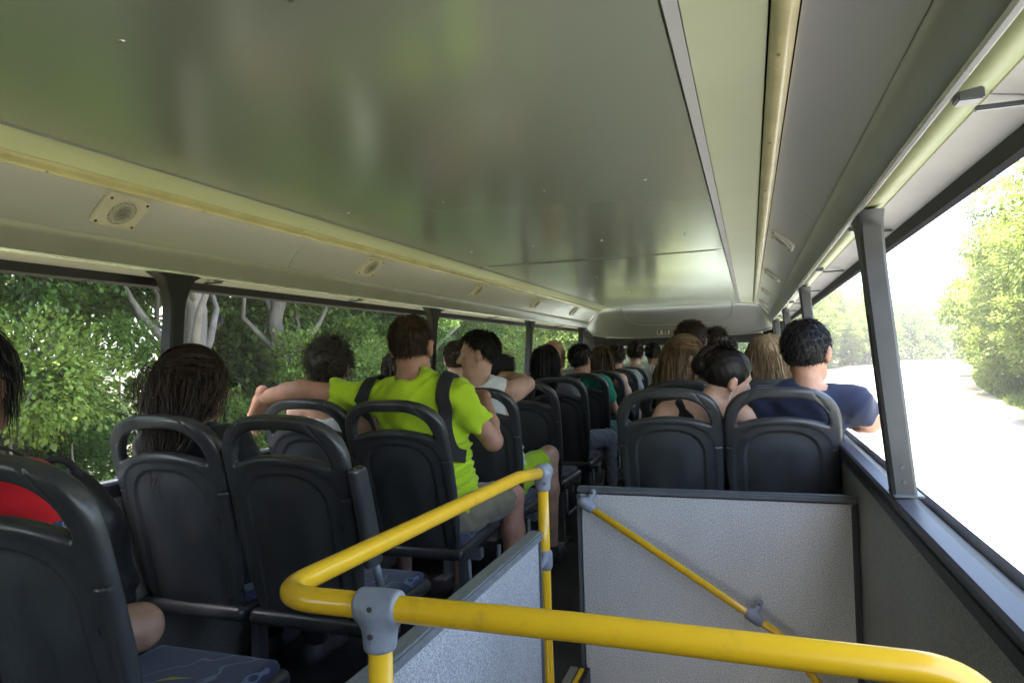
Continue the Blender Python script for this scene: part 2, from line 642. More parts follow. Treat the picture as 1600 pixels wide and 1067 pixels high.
tag(MB().add(V, F).build('road', M_ROAD), None, kind='structure')
V = []
for i in range(len(RE)):
    V += [(RE[i][0] - 0.3, RE[i][1], GZ + 0.038), (RE[i][0] + 1.6, RE[i][1], GZ + 0.02)]
tag(MB().add(V, F).build('road_shoulder', M_DIRT), None, kind='structure')
M_LINE = mat('road_line_paint', (0.75, 0.75, 0.72), rough=0.7, var=0.1, vscale=6)
V = []
for i in range(len(RE)):
    V += [(RE[i][0] - 0.9, RE[i][1], GZ + 0.042), (RE[i][0] - 0.77, RE[i][1], GZ + 0.042)]
tag(MB().add(V, F).build('road_edge_line', M_LINE), None, kind='structure')

# grass on the right verge: blades as one mass
def grass_mass():
    n = 22000
    ys = 8 + 100 * rng.random(n) ** 1.4
    off = 0.9 + 6.5 * rng.random(n) ** 1.5
    xs = np.interp(ys, RE[:, 1], RE[:, 0]) + off
    h = (0.15 + 0.45 * rng.random(n)) * np.clip(off / 2.0, 0.35, 1.3)
    w = 0.02 + 0.025 * rng.random(n) + ys * 0.0006
    a = rng.random(n) * math.pi
    lean = (rng.random((n, 2)) - 0.5) * 0.5 * h[:, None]
    z = np.full(n, GZ)
    P0 = np.stack([xs - w * np.cos(a), ys - w * np.sin(a), z], 1)
    P1 = np.stack([xs + w * np.cos(a), ys + w * np.sin(a), z], 1)
    P2 = np.stack([xs + lean[:, 0], ys + lean[:, 1], z + h], 1)
    V = np.stack([P0, P1, P2], 1).reshape(-1, 3)
    return mesh_np('grass', V, np.arange(3 * n).reshape(-1, 3))
M_GRASS = leaf_mat('grass_blades', (0.09, 0.15, 0.025), (0.17, 0.21, 0.05), 0.3)
tag(link('grass', grass_mass(), M_GRASS), 'tall bright green grass along the roadside verge', 'grass', kind='stuff')

# ------------------------------------------------------------------ the bus shell
bus = empty('bus', (0, 0, 0))
tag(bus, 'open-sided upper deck of a sightseeing bus with satin ceiling and dark pillars', 'bus')
Y0, Y1 = -1.25, 8.50

def strip(prof, y0, y1, name, material, ny=1, smooth=True, thick=0.0):
    """sweep an (x, z) profile along y; thick adds a back skin"""
    prof = [np.array(p, float) for p in prof]
    n = len(prof)
    V, F = [], []
    ys = np.linspace(y0, y1, ny + 1)
    for y in ys:
        for p in prof:
            V.append((p[0], y, p[1]))
    for i in range(ny):
        for k in range(n - 1):
            F.append((i * n + k, i * n + k + 1, (i + 1) * n + k + 1, (i + 1) * n + k))
    mb = MB().add(V, F)
    if thick:
        off = len(V)
        for y in ys:
            for p in prof:
                mb.v.append((p[0] * 1.0 + (0.002 if p[0] > 0 else -0.002), y, p[1] + thick))
        for i in range(ny):
            for k in range(n - 1):
                mb.f.append((off + i * n + k, off + (i + 1) * n + k, off + (i + 1) * n + k + 1, off + i * n + k + 1))
        for i in range(ny):
            for k in (0, n - 1):
                a, b = i * n + k, (i + 1) * n + k
                mb.f.append((a, b, b + off, a + off))
        for i in (0, ny):
            for k in range(n - 1):
                a = i * n + k
                mb.f.append((a, a + 1, a + 1 + off, a + off))
    return mb.build(name, material, bus, angle=35)

# ceiling panels (slightly crowned), with a bowed seam between them
def ceiling_panel(y0, y1, bow0, bow1):
    V, F = [], []
    nx, ny = 24, 24
    for j in range(ny + 1):
        for i in range(nx + 1):
            x = -0.72 + 1.44 * i / nx
            s = 1 - (x / 0.72) ** 2
            ya, yb = y0 + bow0 * s, y1 + bow1 * s
            y = ya + (yb - ya) * j / ny
            z = 1.757 + 0.005 * s + 0.0018 * math.sin(y * 2.3 + 1.3 * x) * s + 0.0012 * math.sin(5.1 * y - 3.0 * x) * s
            V.append((x, y, z))
    for j in range(ny):
        for i in range(nx):
            a = j * (nx + 1) + i
            F.append((a, a + nx + 1, a + nx + 2, a + 1))
    n0 = len(V)
    V += [(x, y, z + 0.006) for x, y, z in V]
    F += [tuple(i + n0 for i in f[::-1]) for f in F]
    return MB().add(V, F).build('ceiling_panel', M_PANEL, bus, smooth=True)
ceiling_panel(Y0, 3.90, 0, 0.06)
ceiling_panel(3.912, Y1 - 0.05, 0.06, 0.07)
MB().tube([(x, 3.906 + 0.06 * (1 - (x / 0.72) ** 2), 1.7555 + 0.005 * (1 - (x / 0.72) ** 2)) for x in np.linspace(-0.715, 0.715, 25)], 0.0035, 6).build('ceiling_seam', M_BEAD, bus, smooth=True)
# raised rivets across the panels: too small to pick apart singly
mb = MB()
for yy in (0.9, 2.2, 3.3, 4.9, 6.3, 7.7):
    for xx in (-0.55, -0.18, 0.18, 0.55):
        x, y = xx + 0.02 * math.sin(yy * 9 + xx * 5), yy + 0.03 * math.cos(xx * 17 + yy)
        z = 1.757 + 0.005 * (1 - (x / 0.72) ** 2)
        mb.tube([(x, y, z + 0.002), (x, y, z - 0.0015), (x, y, z - 0.003)], [0.006, 0.006, 0.003], 8)
tag(mb.build('rivets', M_CHROME, bus, smooth=True), None, kind='stuff')

COVE = []
for k in range(9):
    t = k / 8
    # gently hollow curve from the light strip down to the beam
    a, b, c = np.array((0.935, 1.738)), np.array((1.015, 1.690)), np.array((1.062, 1.615))
    COVE.append(tuple(a * (1 - t) ** 2 + b * 2 * t * (1 - t) + c * t * t))
PILLAR_Y = [-0.25, 1.95, 4.10, 6.22, 8.33]
for s in (-1, 1):
    mir = lambda pr: [(s * p[0], p[1]) for p in pr]
    strip(mir([(0.722, 1.772), (0.722, 1.757), (0.726, 1.752), (0.748, 1.763), (0.748, 1.772)]), Y0, Y1 - 0.05, 'ceiling_trim', M_BEVEL)
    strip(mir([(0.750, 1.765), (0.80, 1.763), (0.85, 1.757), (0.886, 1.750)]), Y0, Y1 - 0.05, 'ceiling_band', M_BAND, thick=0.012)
    strip(mir([(0.884, 1.768), (0.945, 1.760)]), Y0, Y1 - 0.05, 'gap_backing', M_DARKGAP)
    ysegs = [Y0, 0.45, 2.5, 4.62, 6.7, Y1 - 0.05]
    for a, b in zip(ysegs[:-1], ysegs[1:]):
        strip(mir(COVE), a + 0.0015, b - 0.0015, 'cove_panel', M_COVE, ny=6, thick=0.01)
    strip(mir([(1.063, 1.612), (1.070, 1.590), (1.086, 1.560), (1.100, 1.539)]), Y0, 8.85, 'header_beam', M_BEAM, thick=0.02)
    strip(mir([(1.0985, 1.5405), (1.100, 1.533), (1.106, 1.531), (1.111, 1.535), (1.111, 1.548)]), Y0, 8.85, 'header_bead', M_BEAD)
    strip(mir([(1.112, 1.541), (1.166, 1.549)]), Y0, 8.85, 'header_underside', M_UNDER, thick=0.01)
    cy = [Y0, 0.05, 1.12, 2.2, 3.25, 4.3, 5.35, 6.4, 7.45, 8.5]
    for a, b in zip(cy[:-1], cy[1:]):
        strip(mir([(1.170, 1.549), (1.205, 1.543), (1.242, 1.530)]), a + 0.003, b - 0.003, 'canopy_panel', M_CANOPY, thick=0.01)
        # hinge bracket of each panel
        br = MB()
        x0, x1 = sorted((s * 1.118, s * 1.150))
        br.bbox(x0, x1, b - 0.05, b - 0.02, 1.530, 1.5465, 0.002)
        br.build('canopy_bracket', M_TRIM, bus)
        br = MB()
        x0, x1 = sorted((s * 1.150, s * 1.236))
        br.bbox(x0, x1, b - 0.006, b + 0.006, 1.527, 1.534, 0.002)
        br.build('canopy_stay', M_TRIM, bus)
    strip(mir([(1.243, 1.55), (1.243, 1.524), (1.248, 1.500), (1.258, 1.492), (1.268, 1.500), (1.272, 1.55)]), Y0, 8.9, 'gutter_bar', M_RUB)
    # roof shell outside
    strip(mir([(0.0, 1.86), (0.6, 1.85), (1.0, 1.80), (1.2, 1.68), (1.272, 1.55)]), Y0 - 0.05, 9.35, 'roof', M_BODY)
    # walls, sill
    strip(mir([(1.168, 0.005), (1.170, 0.40), (1.172, 0.795)]), Y0, 9.2, 'side_wall', M_WALL)
    strip(mir([(1.160, 0.797), (1.160, 0.815), (1.166, 0.822), (1.200, 0.825), (1.212, 0.818), (1.274, 0.770)]), Y0, 9.2, 'window_sill', M_SILL)
    strip(mir([(1.274, 0.80), (1.285, 0.0), (1.285, -1.95)]), Y0 - 0.05, 9.35, 'outer_side', M_BODY)
    strip(mir([(1.157, 0.800), (1.157, 0.772), (1.166, 0.770)]), Y0, 9.2, 'sill_trim', M_RUB)

# window pillars: flared at the head, leaning inwards
def pillar(y, s, flare=0.075):
    def xin(z):                 # inner face
        return 1.165 - (z - 0.82) / (1.535 - 0.82) * 0.058
    zs = [0.822] + list(np.linspace(0.9, 1.36, 6)) + list(np.linspace(1.38, 1.536, 9))
    V, F = [], []
    for z in zs:
        f = max(0.0, (z - 1.37) / (1.536 - 1.37))
        e = flare * (1 - math.sqrt(max(0.0, 1 - f ** 2.2)))
        hw = 0.031 + e
        xi, xo = xin(z), xin(z) + 0.055
        r = 0.007
        ring = [(xi + r, y - hw), (xi, y - hw + r), (xi, y + hw - r), (xi + r, y + hw), (xo - r, y + hw), (xo, y + hw - r), (xo, y - hw + r), (xo - r, y - hw)]
        V += [(s * a, b, z) for a, b in ring]
    n = 8
    for i in range(len(zs) - 1):
        for k in range(n):
            a, b = i * n + k, i * n + (k + 1) % n
            F.append((a, b, b + n, a + n))
    F.append(tuple(range(n)))
    F.append(tuple(range((len(zs) - 1) * n, len(zs) * n)))
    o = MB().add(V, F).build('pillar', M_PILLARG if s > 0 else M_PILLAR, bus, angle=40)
    # foot plate with two screws
    mb = MB()
    x0, x1 = sorted((s * 1.163, s * 1.232))
    mb.bbox(x0, x1, y - 0.045, y + 0.045, 0.8265, 0.832, 0.002)
    mb.build('foot_plate', M_TRIM, o)
    for z in (0.862, 0.90):
        xi = xin(z) + 0.028
        MB().tube([(s * xi, y - 0.030, z), (s * xi, y - 0.034, z)], 0.005, 8).build('screw', M_SCREW, o)
    return o
for s in (-1, 1):
    for y in PILLAR_Y:
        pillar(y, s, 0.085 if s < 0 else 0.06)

# floor with the stair opening
SX0, SX1, SY0, SY1 = 0.22, 1.165, 0.80, 2.618
fl = MB()
fl.box(-1.285, SX0, Y0, 9.3, -0.06, 0.0)
fl.box(SX1, 1.285, Y0, 9.3, -0.06, 0.0)
fl.box(SX0, SX1, Y0, SY0, -0.06, 0.0)
fl.box(SX0, SX1, SY1, 9.3, -0.06, 0.0)
fl.build('floor', M_FLOOR, bus)
for k in range(8):       # stair treads going down towards the front
    MB().bbox(SX0 + 0.01, SX1 - 0.01, SY0 + 0.05 + 0.2 * k, SY0 + 0.30 + 0.2 * k, -0.26 - 0.21 * k, -0.22 - 0.21 * k, 0.006).build('stair_tread', M_FLOOR, bus)
MB().box(SX0 - 0.05, SX0 - 0.002, SY0, SY1, -1.95, -0.062).build('stair_lining', M_TRIM, bus)
MB().box(SX0, SX1, SY1 + 0.03, SY1 + 0.06, -1.95, -0.062).build('stair_lining', M_PART, bus)
MB().box(-1.28, 1.28, Y0, 9.3, -2.0, -1.96).build('under_floor', M_FLOOR, bus)
MB().box(-1.28, 1.28, Y0 - 0.06, Y0, 0.0, 1.80).build('rear_wall', M_WALL, bus)
# stair edge nosing beyond the low partition
MB().bbox(0.150, 0.180, 2.07, 2.56, 0.0, 0.012, 0.003).build('stair_nosing', M_CHROME, bus)
MB().bbox(0.186, 0.204, 2.07, 2.56, 0.0, 0.010, 0.003).build('stair_nosing', M_YEL, bus)

# front dome: one moulding that sweeps down to the windscreen with rounded corners
DY = 8.45
def dome_pt(x, t):
    ax = abs(x)
    if ax < 0.74:
        z0 = 1.764
    elif ax < 0.94:
        z0 = 1.764 - (ax - 0.74) / 0.2 * 0.028
    else:
        z0 = 1.736 - 0.195 * ((ax - 0.94) / 0.16) ** 1.25
    depth = 0.74 * (1 - 0.55 * (ax / 1.10) ** 5)
    zl = 1.405 + 0.05 * (ax / 1.10) ** 6
    z = zl + max(0.0, z0 - zl) * (1 - t ** 1.3)
    return (x, DY + depth * t, z)
def dome():
    V, F = [], []
    nu, nv = 56, 20
    for j in range(nv + 1):
        for i in range(nu + 1):
            V.append(dome_pt(1.10 * (-1 + 2 * i / nu), j / nv))
    for j in range(nv):
        for i in range(nu):
            a = j * (nu + 1) + i
            F.append((a, a + 1, a + nu + 2, a + nu + 1))
    return MB().add(V, F).build('front_dome', M_DOME, bus, smooth=True)
dm = dome()
# seam where the dome meets the ceiling, lip above the windscreen, outline of the hatch
MB().tube([(x, DY - 0.002, dome_pt(x, 0)[2] - 0.001) for x in np.linspace(-1.08, 1.08, 41)], 0.004, 6).build('dome_seam', M_DOME, dm, smooth=True)
MB().tube([dome_pt(x, 1.0) for x in np.linspace(-1.09, 1.09, 41)], 0.011, 8).build('dome_lip', M_DOME, dm, smooth=True)
hp = []
for k in range(41):
    a = math.pi * k / 40
    x = 0.66 * (abs(math.cos(a)) ** 0.35) * (1 if math.cos(a) > 0 else -1)
    p = dome_pt(x, 0.03 + 0.62 * math.sin(a) ** 0.5)
    hp.append((p[0], p[1], p[2] - 0.001))
MB().tube(hp, 0.006, 6).build('hatch_seam', M_BEAM, dm, smooth=True)
lipx = np.linspace(-1.10, 1.10, 31)
V = [(x, dome_pt(x, 1)[1], dome_pt(x, 1)[2] + 0.012) for x in lipx] + [(x, 9.25, 1.43) for x in lipx]
MB().add(V, [(i, i + 1, i + 32, i + 31) for i in range(30)]).build('dome_return', M_DOME, dm)
# front end: pillars, windscreen, bulkhead
for s in (-1, 1):
    MB().prism([(s * 1.10, 8.95), (s * 1.00, 9.22), (s * 1.06, 9.30), (s * 1.26, 9.05), (s * 1.26, 8.90)], 2, 0.5, 1.54).build('front_post', M_PILLARG, bus)
    # curved filler in the last side-window corner
    pts = [(8.36, 1.545), (8.99, 1.545), (8.99, 1.22)]
    pts += [(8.99 - 0.55 * (1 - math.cos(a)), 1.22 + 0.30 * math.sin(a)) for a in np.linspace(0.15, math.pi / 2, 10)]
    MB().prism(pts, 0, s * 1.115, s * 1.165).build('corner_filler', M_PILLARG, bus)
MB().bbox(-1.0, 1.0, 9.20, 9.27, 1.30, 1.415, 0.01).build('windscreen_header', M_RUB, bus)
MB().bbox(-1.1, 1.1, 9.18, 9.30, 0.0, 0.82, 0.01).build('front_bulkhead', M_TRIM, bus)
def glass_mat():
    m = bpy.data.materials.new('windscreen_glass')
    m.use_nodes = True
    nt = m.node_tree
    for n in list(nt.nodes):
        if n.type == 'BSDF_PRINCIPLED':
            nt.nodes.remove(n)
    tr = nt.nodes.new('ShaderNodeBsdfTransparent')
    tr.inputs[0].default_value = (0.86, 0.92, 0.90, 1)
    gl = nt.nodes.new('ShaderNodeBsdfGlossy')
    gl.inputs['Roughness'].default_value = 0.03
    fr = nt.nodes.new('ShaderNodeFresnel')
    mx = nt.nodes.new('ShaderNodeMixShader')
    nt.links.new(fr.outputs[0], mx.inputs[0])
    nt.links.new(tr.outputs[0], mx.inputs[1])
    nt.links.new(gl.outputs[0], mx.inputs[2])
    nt.links.new(mx.outputs[0], nt.nodes['Material Output'].inputs[0])
    return m
M_GLASS = glass_mat()
MB().box(-1.02, 1.02, 9.236, 9.242, 0.82, 1.31).build('windscreen', M_GLASS, bus)
# little pictogram plate and red mark on the dome lip
def sticker(name, x0, x1, z0, z1, material, label, y):
    o = MB().bbox(x0, x1, y - 0.004, y, z0, z1, 0.001).build(name, material)
    return tag(o, label, 'sticker')
M_STK = mat('sticker_white', (0.75, 0.75, 0.72), rough=0.5)
M_RED = mat('sticker_red', (0.45, 0.03, 0.03), rough=0.5)
M_INK = mat('print_black', (0.02, 0.02, 0.02), rough=0.6)
YS = 9.06
st = sticker('pictogram_sticker', -0.30, -0.14, 1.435, 1.505, M_STK, 'small white pictogram sticker on the lip above the windscreen', YS)
mb = MB()
for i in range(2):
    for j in range(2):
        x0 = -0.225 + i * 0.036
        z0 = 1.442 + j * 0.030
        mb.box(x0, x0 + 0.026, YS - 0.006, YS - 0.0045, z0, z0 + 0.022)
mb.box(-0.285, -0.262, YS - 0.006, YS - 0.0045, 1.445, 1.497)
mb.build('pictogram', M_INK, st)
st = tag(MB().tube([(-0.055, YS - 0.004, 1.465), (-0.055, YS, 1.465)], 0.034, 20).build('emblem_sticker', M_RED), 'round red emblem sticker next to the white pictograms above windscreen', 'sticker')
mb = MB().box(-0.02, 0.085, YS - 0.004, YS - 0.001, 1.447, 1.482)
mb.build('wordmark', M_INK, st)

# ------------------------------------------------------------------ light strips and speakers
for s in (-1, 1):
    prof = [(s * (0.9115 + 0.0215 * math.cos(a)), 1.747 - 0.022 * math.sin(a) - 0.004 * math.cos(a)) for a in np.linspace(math.pi, 0, 9)]
    o = empty('light_strip', (s * 0.91, 0, 1.74))
    tag(o, 'long ivory light strip along the %s edge of the ceiling' % ('window-side left' if s < 0 else 'window-side right'), 'light strip', 'ceiling light strips')
    ysegs = [-1.2, 1.05, 3.3, 5.5, 7.1, 8.44]
    for a, b in zip(ysegs[:-1], ysegs[1:]):
        V = [(p[0] - s * 0.91, y, p[1] - 1.74) for y in (a + 0.001, b - 0.001) for p in prof]
        n = len(prof)
        F = [(k, k + 1, n + k + 1, n + k) for k in range(n - 1)]
        MB().add(V, F).build('diffuser', M_LED, o, smooth=True)
    mb = MB()
    for y in np.arange(-0.9, 8.6, 0.55):
        mb.tube([(-0.004 * s, y, -0.0145), (-0.005 * s, y, -0.0175)], 0.0032, 8)
    tag(mb.build('screws', M_SMUDGE, o), None, kind='stuff')

def grille_mat():
    m = bpy.data.materials.new('speaker_grille')
    m.use_nodes = True
    nt = m.node_tree
    b = nt.nodes['Principled BSDF']
    b.inputs['Roughness'].default_value = 0.5
    tc = nt.nodes.new('ShaderNodeTexCoord')
    v = nt.nodes.new('ShaderNodeTexVoronoi')
    v.inputs['Scale'].default_value = 150
    v.inputs['Randomness'].default_value = 0.15
    nt.links.new(tc.outputs['Object'], v.inputs['Vector'])
    rp = nt.nodes.new('ShaderNodeValToRGB')
    rp.color_ramp.elements[0].position = 0.38
    rp.color_ramp.elements[1].position = 0.48
    rp.color_ramp.elements[0].color = (0.04, 0.04, 0.035, 1)
    rp.color_ramp.elements[1].color = (0.48, 0.47, 0.43, 1)
    nt.links.new(v.outputs['Distance'], rp.inputs[0])
    nt.links.new(rp.outputs[0], b.inputs['Base Color'])
    return m
M_GRILLE = grille_mat()
def make_speaker():
    """local z is the outward normal, local y runs along the bus"""
    o = empty('speaker')
    poly = []
    hx, hy, r = 0.060, 0.078, 0.016
    for cx, cy, a0 in ((hx - r, hy - r, 0), (-hx + r, hy - r, 90), (-hx + r, -hy + r, 180), (hx - r, -hy + r, 270)):
        for k in range(5):
            a = math.radians(a0 + 22.5 * k)
            poly.append((cx + r * math.cos(a), cy + r * math.sin(a)))
    mb = MB()
    n = len(poly)
    rings = [(1.0, 0.0), (1.0, 0.008), (0.95, 0.014)]
    V = [(p[0] * sc, p[1] * sc, z) for sc, z in rings for p in poly]
    F = [(i * n + k, i * n + (k + 1) % n, (i + 1) * n + (k + 1) % n, (i + 1) * n + k) for i in range(2) for k in range(n)]
    F.append(tuple(range(2 * n, 3 * n)))
    mb.add(V, F)
    pl = mb.build('face_plate', M_IVORY, o, angle=30)
    rim = [(0.047 * math.cos(a), 0.047 * math.sin(a), 0.0145) for a in np.linspace(0, 2 * math.pi, 33)]
    MB().tube(rim, 0.0026, 6, caps=False).build('rim', M_IVORY, o, smooth=True)
    V = [(0, 0, 0.020)]
    for rr, z in ((0.02, 0.0193), (0.036, 0.0172), (0.046, 0.0145)):
        V += [(rr * math.cos(a), rr * math.sin(a), z) for a in np.linspace(0, 2 * math.pi, 32, endpoint=False)]
    F = [(0, 1 + k, 1 + (k + 1) % 32) for k in range(32)]
    for i in range(2):
        F += [(1 + i * 32 + k, 33 + i * 32 + k, 33 + i * 32 + (k + 1) % 32, 1 + i * 32 + (k + 1) % 32) for k in range(32)]
    MB().add(V, F).build('grille', M_GRILLE, o, smooth=True)
    for sx in (-1, 1):
        for sy in (-1, 1):
            MB().tube([(sx * 0.046, sy * 0.064, 0.013), (sx * 0.046, sy * 0.064, 0.0165)], 0.0042, 8).build('screw', M_SCREW, pl)
    return o
sp0 = make_speaker()
def cove_frame(s, y):
    p = (COVE[3][0] + COVE[4][0]) / 2, (COVE[3][1] + COVE[4][1]) / 2
    t = np.array((COVE[5][0] - COVE[2][0], COVE[5][1] - COVE[2][1]))
    t /= np.linalg.norm(t)
    X = Vector((s * t[0], 0, t[1]))          # down the slope
    N = Vector((s * t[1], 0, -t[0]))         # into the cabin
    Yv = N.cross(X)
    mt = Matrix((X, Yv, N)).transposed().to_4x4()
    mt.translation = Vector((s * p[0], y, p[1])) + N * 0.0015
    return mt
side_words = {-1: 'left', 1: 'right'}
ordn = ['nearest', 'second', 'third', 'fourth', 'fifth']
first = True
for s, ys in ((-1, [1.60, 3.08, 4.55, 5.98, 7.40]), (1, [3.27, 4.80, 6.20, 7.55])):
    for i, y in enumerate(ys):
        o = sp0 if first else copy_tree(sp0)
        first = False
        o.matrix_world = cove_frame(s, y)
        tag(o, 'ivory square speaker with round grille on the %s cove panel, %s from the camera' % (side_words[s], ordn[i]), 'speaker', 'ceiling speakers')

# ------------------------------------------------------------------ stair guard: partitions and yellow rails
def partition_right():
    o = empty('stair_partition', (0.68, 2.6, 0))
    y = 0.0
    MB().box(-0.478, 0.472, -0.012, 0.012, -0.5, 0.668).build('panel', M_PART, o)
    MB().bbox(-0.492, 0.487, -0.018, 0.018, 0.664, 0.692, 0.006).build('top_trim', M_TRIM, o)
    MB().bbox(-0.494, -0.474, -0.016, 0.016, -0.5, 0.663, 0.004).build('side_trim', M_TRIM, o)
    MB().bbox(0.468, 0.487, -0.022, 0.016, -0.5, 0.663, 0.004).build('side_trim', M_RUB, o)
    tag(o, 'wide speckled grey stair partition panel behind the right-hand seats', 'partition')
partition_right()
def partition_left():
    o = empty('stair_partition', (0.2, 1.35, 0))
    MB().box(-0.011, 0.011, -0.55, 0.65, -0.3, 0.640).build('panel', M_PART, o)
    MB().bbox(-0.022, 0.022, -0.57, 0.668, 0.636, 0.664, 0.005).build('top_trim', M_TRIML, o)
    MB().bbox(-0.016, 0.016, 0.648, 0.668, -0.3, 0.635, 0.004).build('side_trim', M_TRIM, o)
    tag(o, 'low speckled grey partition beside the aisle under the yellow rail', 'partition')
partition_left()

def rail_guard():
    o = empty('handrail', (0.19, 2.1, 0))
    L = Vector(o.location)
    path = arc_path([(0.20, 2.10, 0.828), (0.175, 1.93, 0.84), (0.135, 0.87, 0.845), (0.62, 0.862, 0.85), (1.075, 0.86, 0.845), (1.13, 0.86, 0.30)], 0.085, 10)
    MB().tube([Vector(p) - L for p in path], 0.0185, 20).build('rail', M_YEL, o, smooth=True)
    MB().tube([Vector(p) - L for p in [(0.20, 2.10, 0.81), (0.20, 2.10, 0.55), (0.20, 2.10, 0.30), (0.205, 2.09, 0.15), (0.17, 2.06, -0.2)]], 0.0175, 20).build('post', M_YEL, o, smooth=True)
    MB().tube([Vector(p) - L for p in [(0.325, 0.868, 0.84), (0.325, 0.868, 0.0)]], 0.0175, 20).build('post', M_YEL, o, smooth=True)
    def tee(c, ax, big, h):
        c, ax = Vector(c), Vector(ax).normalized()
        n = Vector((0, 0, 1))
        pr = [cone(c - ax * 0.040, c + ax * 0.040, 0.0165 * big, 0.0165 * big, 0.006),
              cone(c - n * 0.012, c - n * (h + 0.02), 0.0185 * big, 0.0145 * big, 0.014)]
        a0, a1 = c + ax * 0.033, c - ax * 0.033
        def slab(P, c=A(c), ax=A(ax)):
            return np.abs((P - c) @ ax) - 0.034
        def bot(P, z=c.z - h):
            return z - P[:, 2]
        pr += [Prim(slab, (0, 0, 0), (0, 0, 0), 0.008, 'int'), Prim(bot, (0, 0, 0), (0, 0, 0), 0.006, 'int')]
        V, F = solid(pr, 0.0025)
        V = V - A(L)
        t = link('tee_clamp', mesh_np('tee_clamp', V, F), M_CLAMP, o, True)
        return t
    t1 = tee((0.325, 0.868, 0.848), (1, 0, 0), 1.5, 0.062)
    t2 = tee((0.20, 2.100, 0.830), (0.14, 0.98, 0.0), 1.5, 0.060)
    for t, c, nrm in ((t1, (0.325, 0.868, 0.848), Vector((0.45, -0.89, 0))), (t2, (0.20, 2.10, 0.830), Vector((0.45, -0.89, 0)))):
        for dz, dx in ((0.004, 0), (-0.034, 0.0)):
            p = Vector(c) + Vector((0, 0, dz)) + (Vector((0, -0.0262, 0)) if t is t1 else nrm * 0.027) - L
            d = Vector((0, -1, 0)) if t is t1 else nrm
            MB().tube([p - d * 0.004, p + d * 0.0022], 0.0042, 8).build('screw', M_SCREW, t)
    # clamp that ties the far post to the low partition
    V, F = solid([cone((0.202, 2.10, 0.535), (0.202, 2.10, 0.567), 0.0225, 0.0225, 0.008),
                  cone((0.202, 2.09, 0.551), (0.199, 2.028, 0.548), 0.012, 0.011, 0.012),
                  cone((0.199, 2.022, 0.53), (0.199, 2.022, 0.566), 0.012, 0.012, 0.012)], 0.003)
    link('clamp', mesh_np('clamp', V - A(L), F), M_CLAMP, o, True)
    tag(o, 'thick glossy yellow guard rail bent round the stairwell with grey clamps', 'handrail')
rail_guard()
def rail_stair():
    o = empty('handrail', (0.23, 2.55, 0))
    L = Vector(o.location)
    path = arc_path([(0.232, 2.545, 0.632), (0.90, 2.535, 0.222), (1.02, 2.45, 0.10), (1.08, 2.30, -0.1)], 0.08, 8)
    MB().tube([Vector(p) - L for p in path], 0.0135, 16).build('rail', M_YEL, o, smooth=True)
    for c in ((0.236, 2.545, 0.632), (0.822, 2.536, 0.270)):
        c = A(c)
        V, F = solid([cone(c + A(-0.014, 0, 0.009), c + A(0.014, 0, -0.009), 0.0205, 0.0205, 0.006),
                      cone(c, c + A(0.018, 0.03, 0.042), 0.012, 0.0135, 0.01)], 0.003)
        b = link('bracket', mesh_np('bracket', V - A(L), F), M_CLAMP, o, True)
        p = Vector(c) + Vector((0.018, 0.015, 0.042)) - L
        MB().tube([p, p + Vector((0, -0.004, 0))], 0.005, 8).build('screw', M_SCREW, b)
    tag(o, 'slim yellow stair rail sloping down across the speckled partition', 'handrail')
rail_stair()

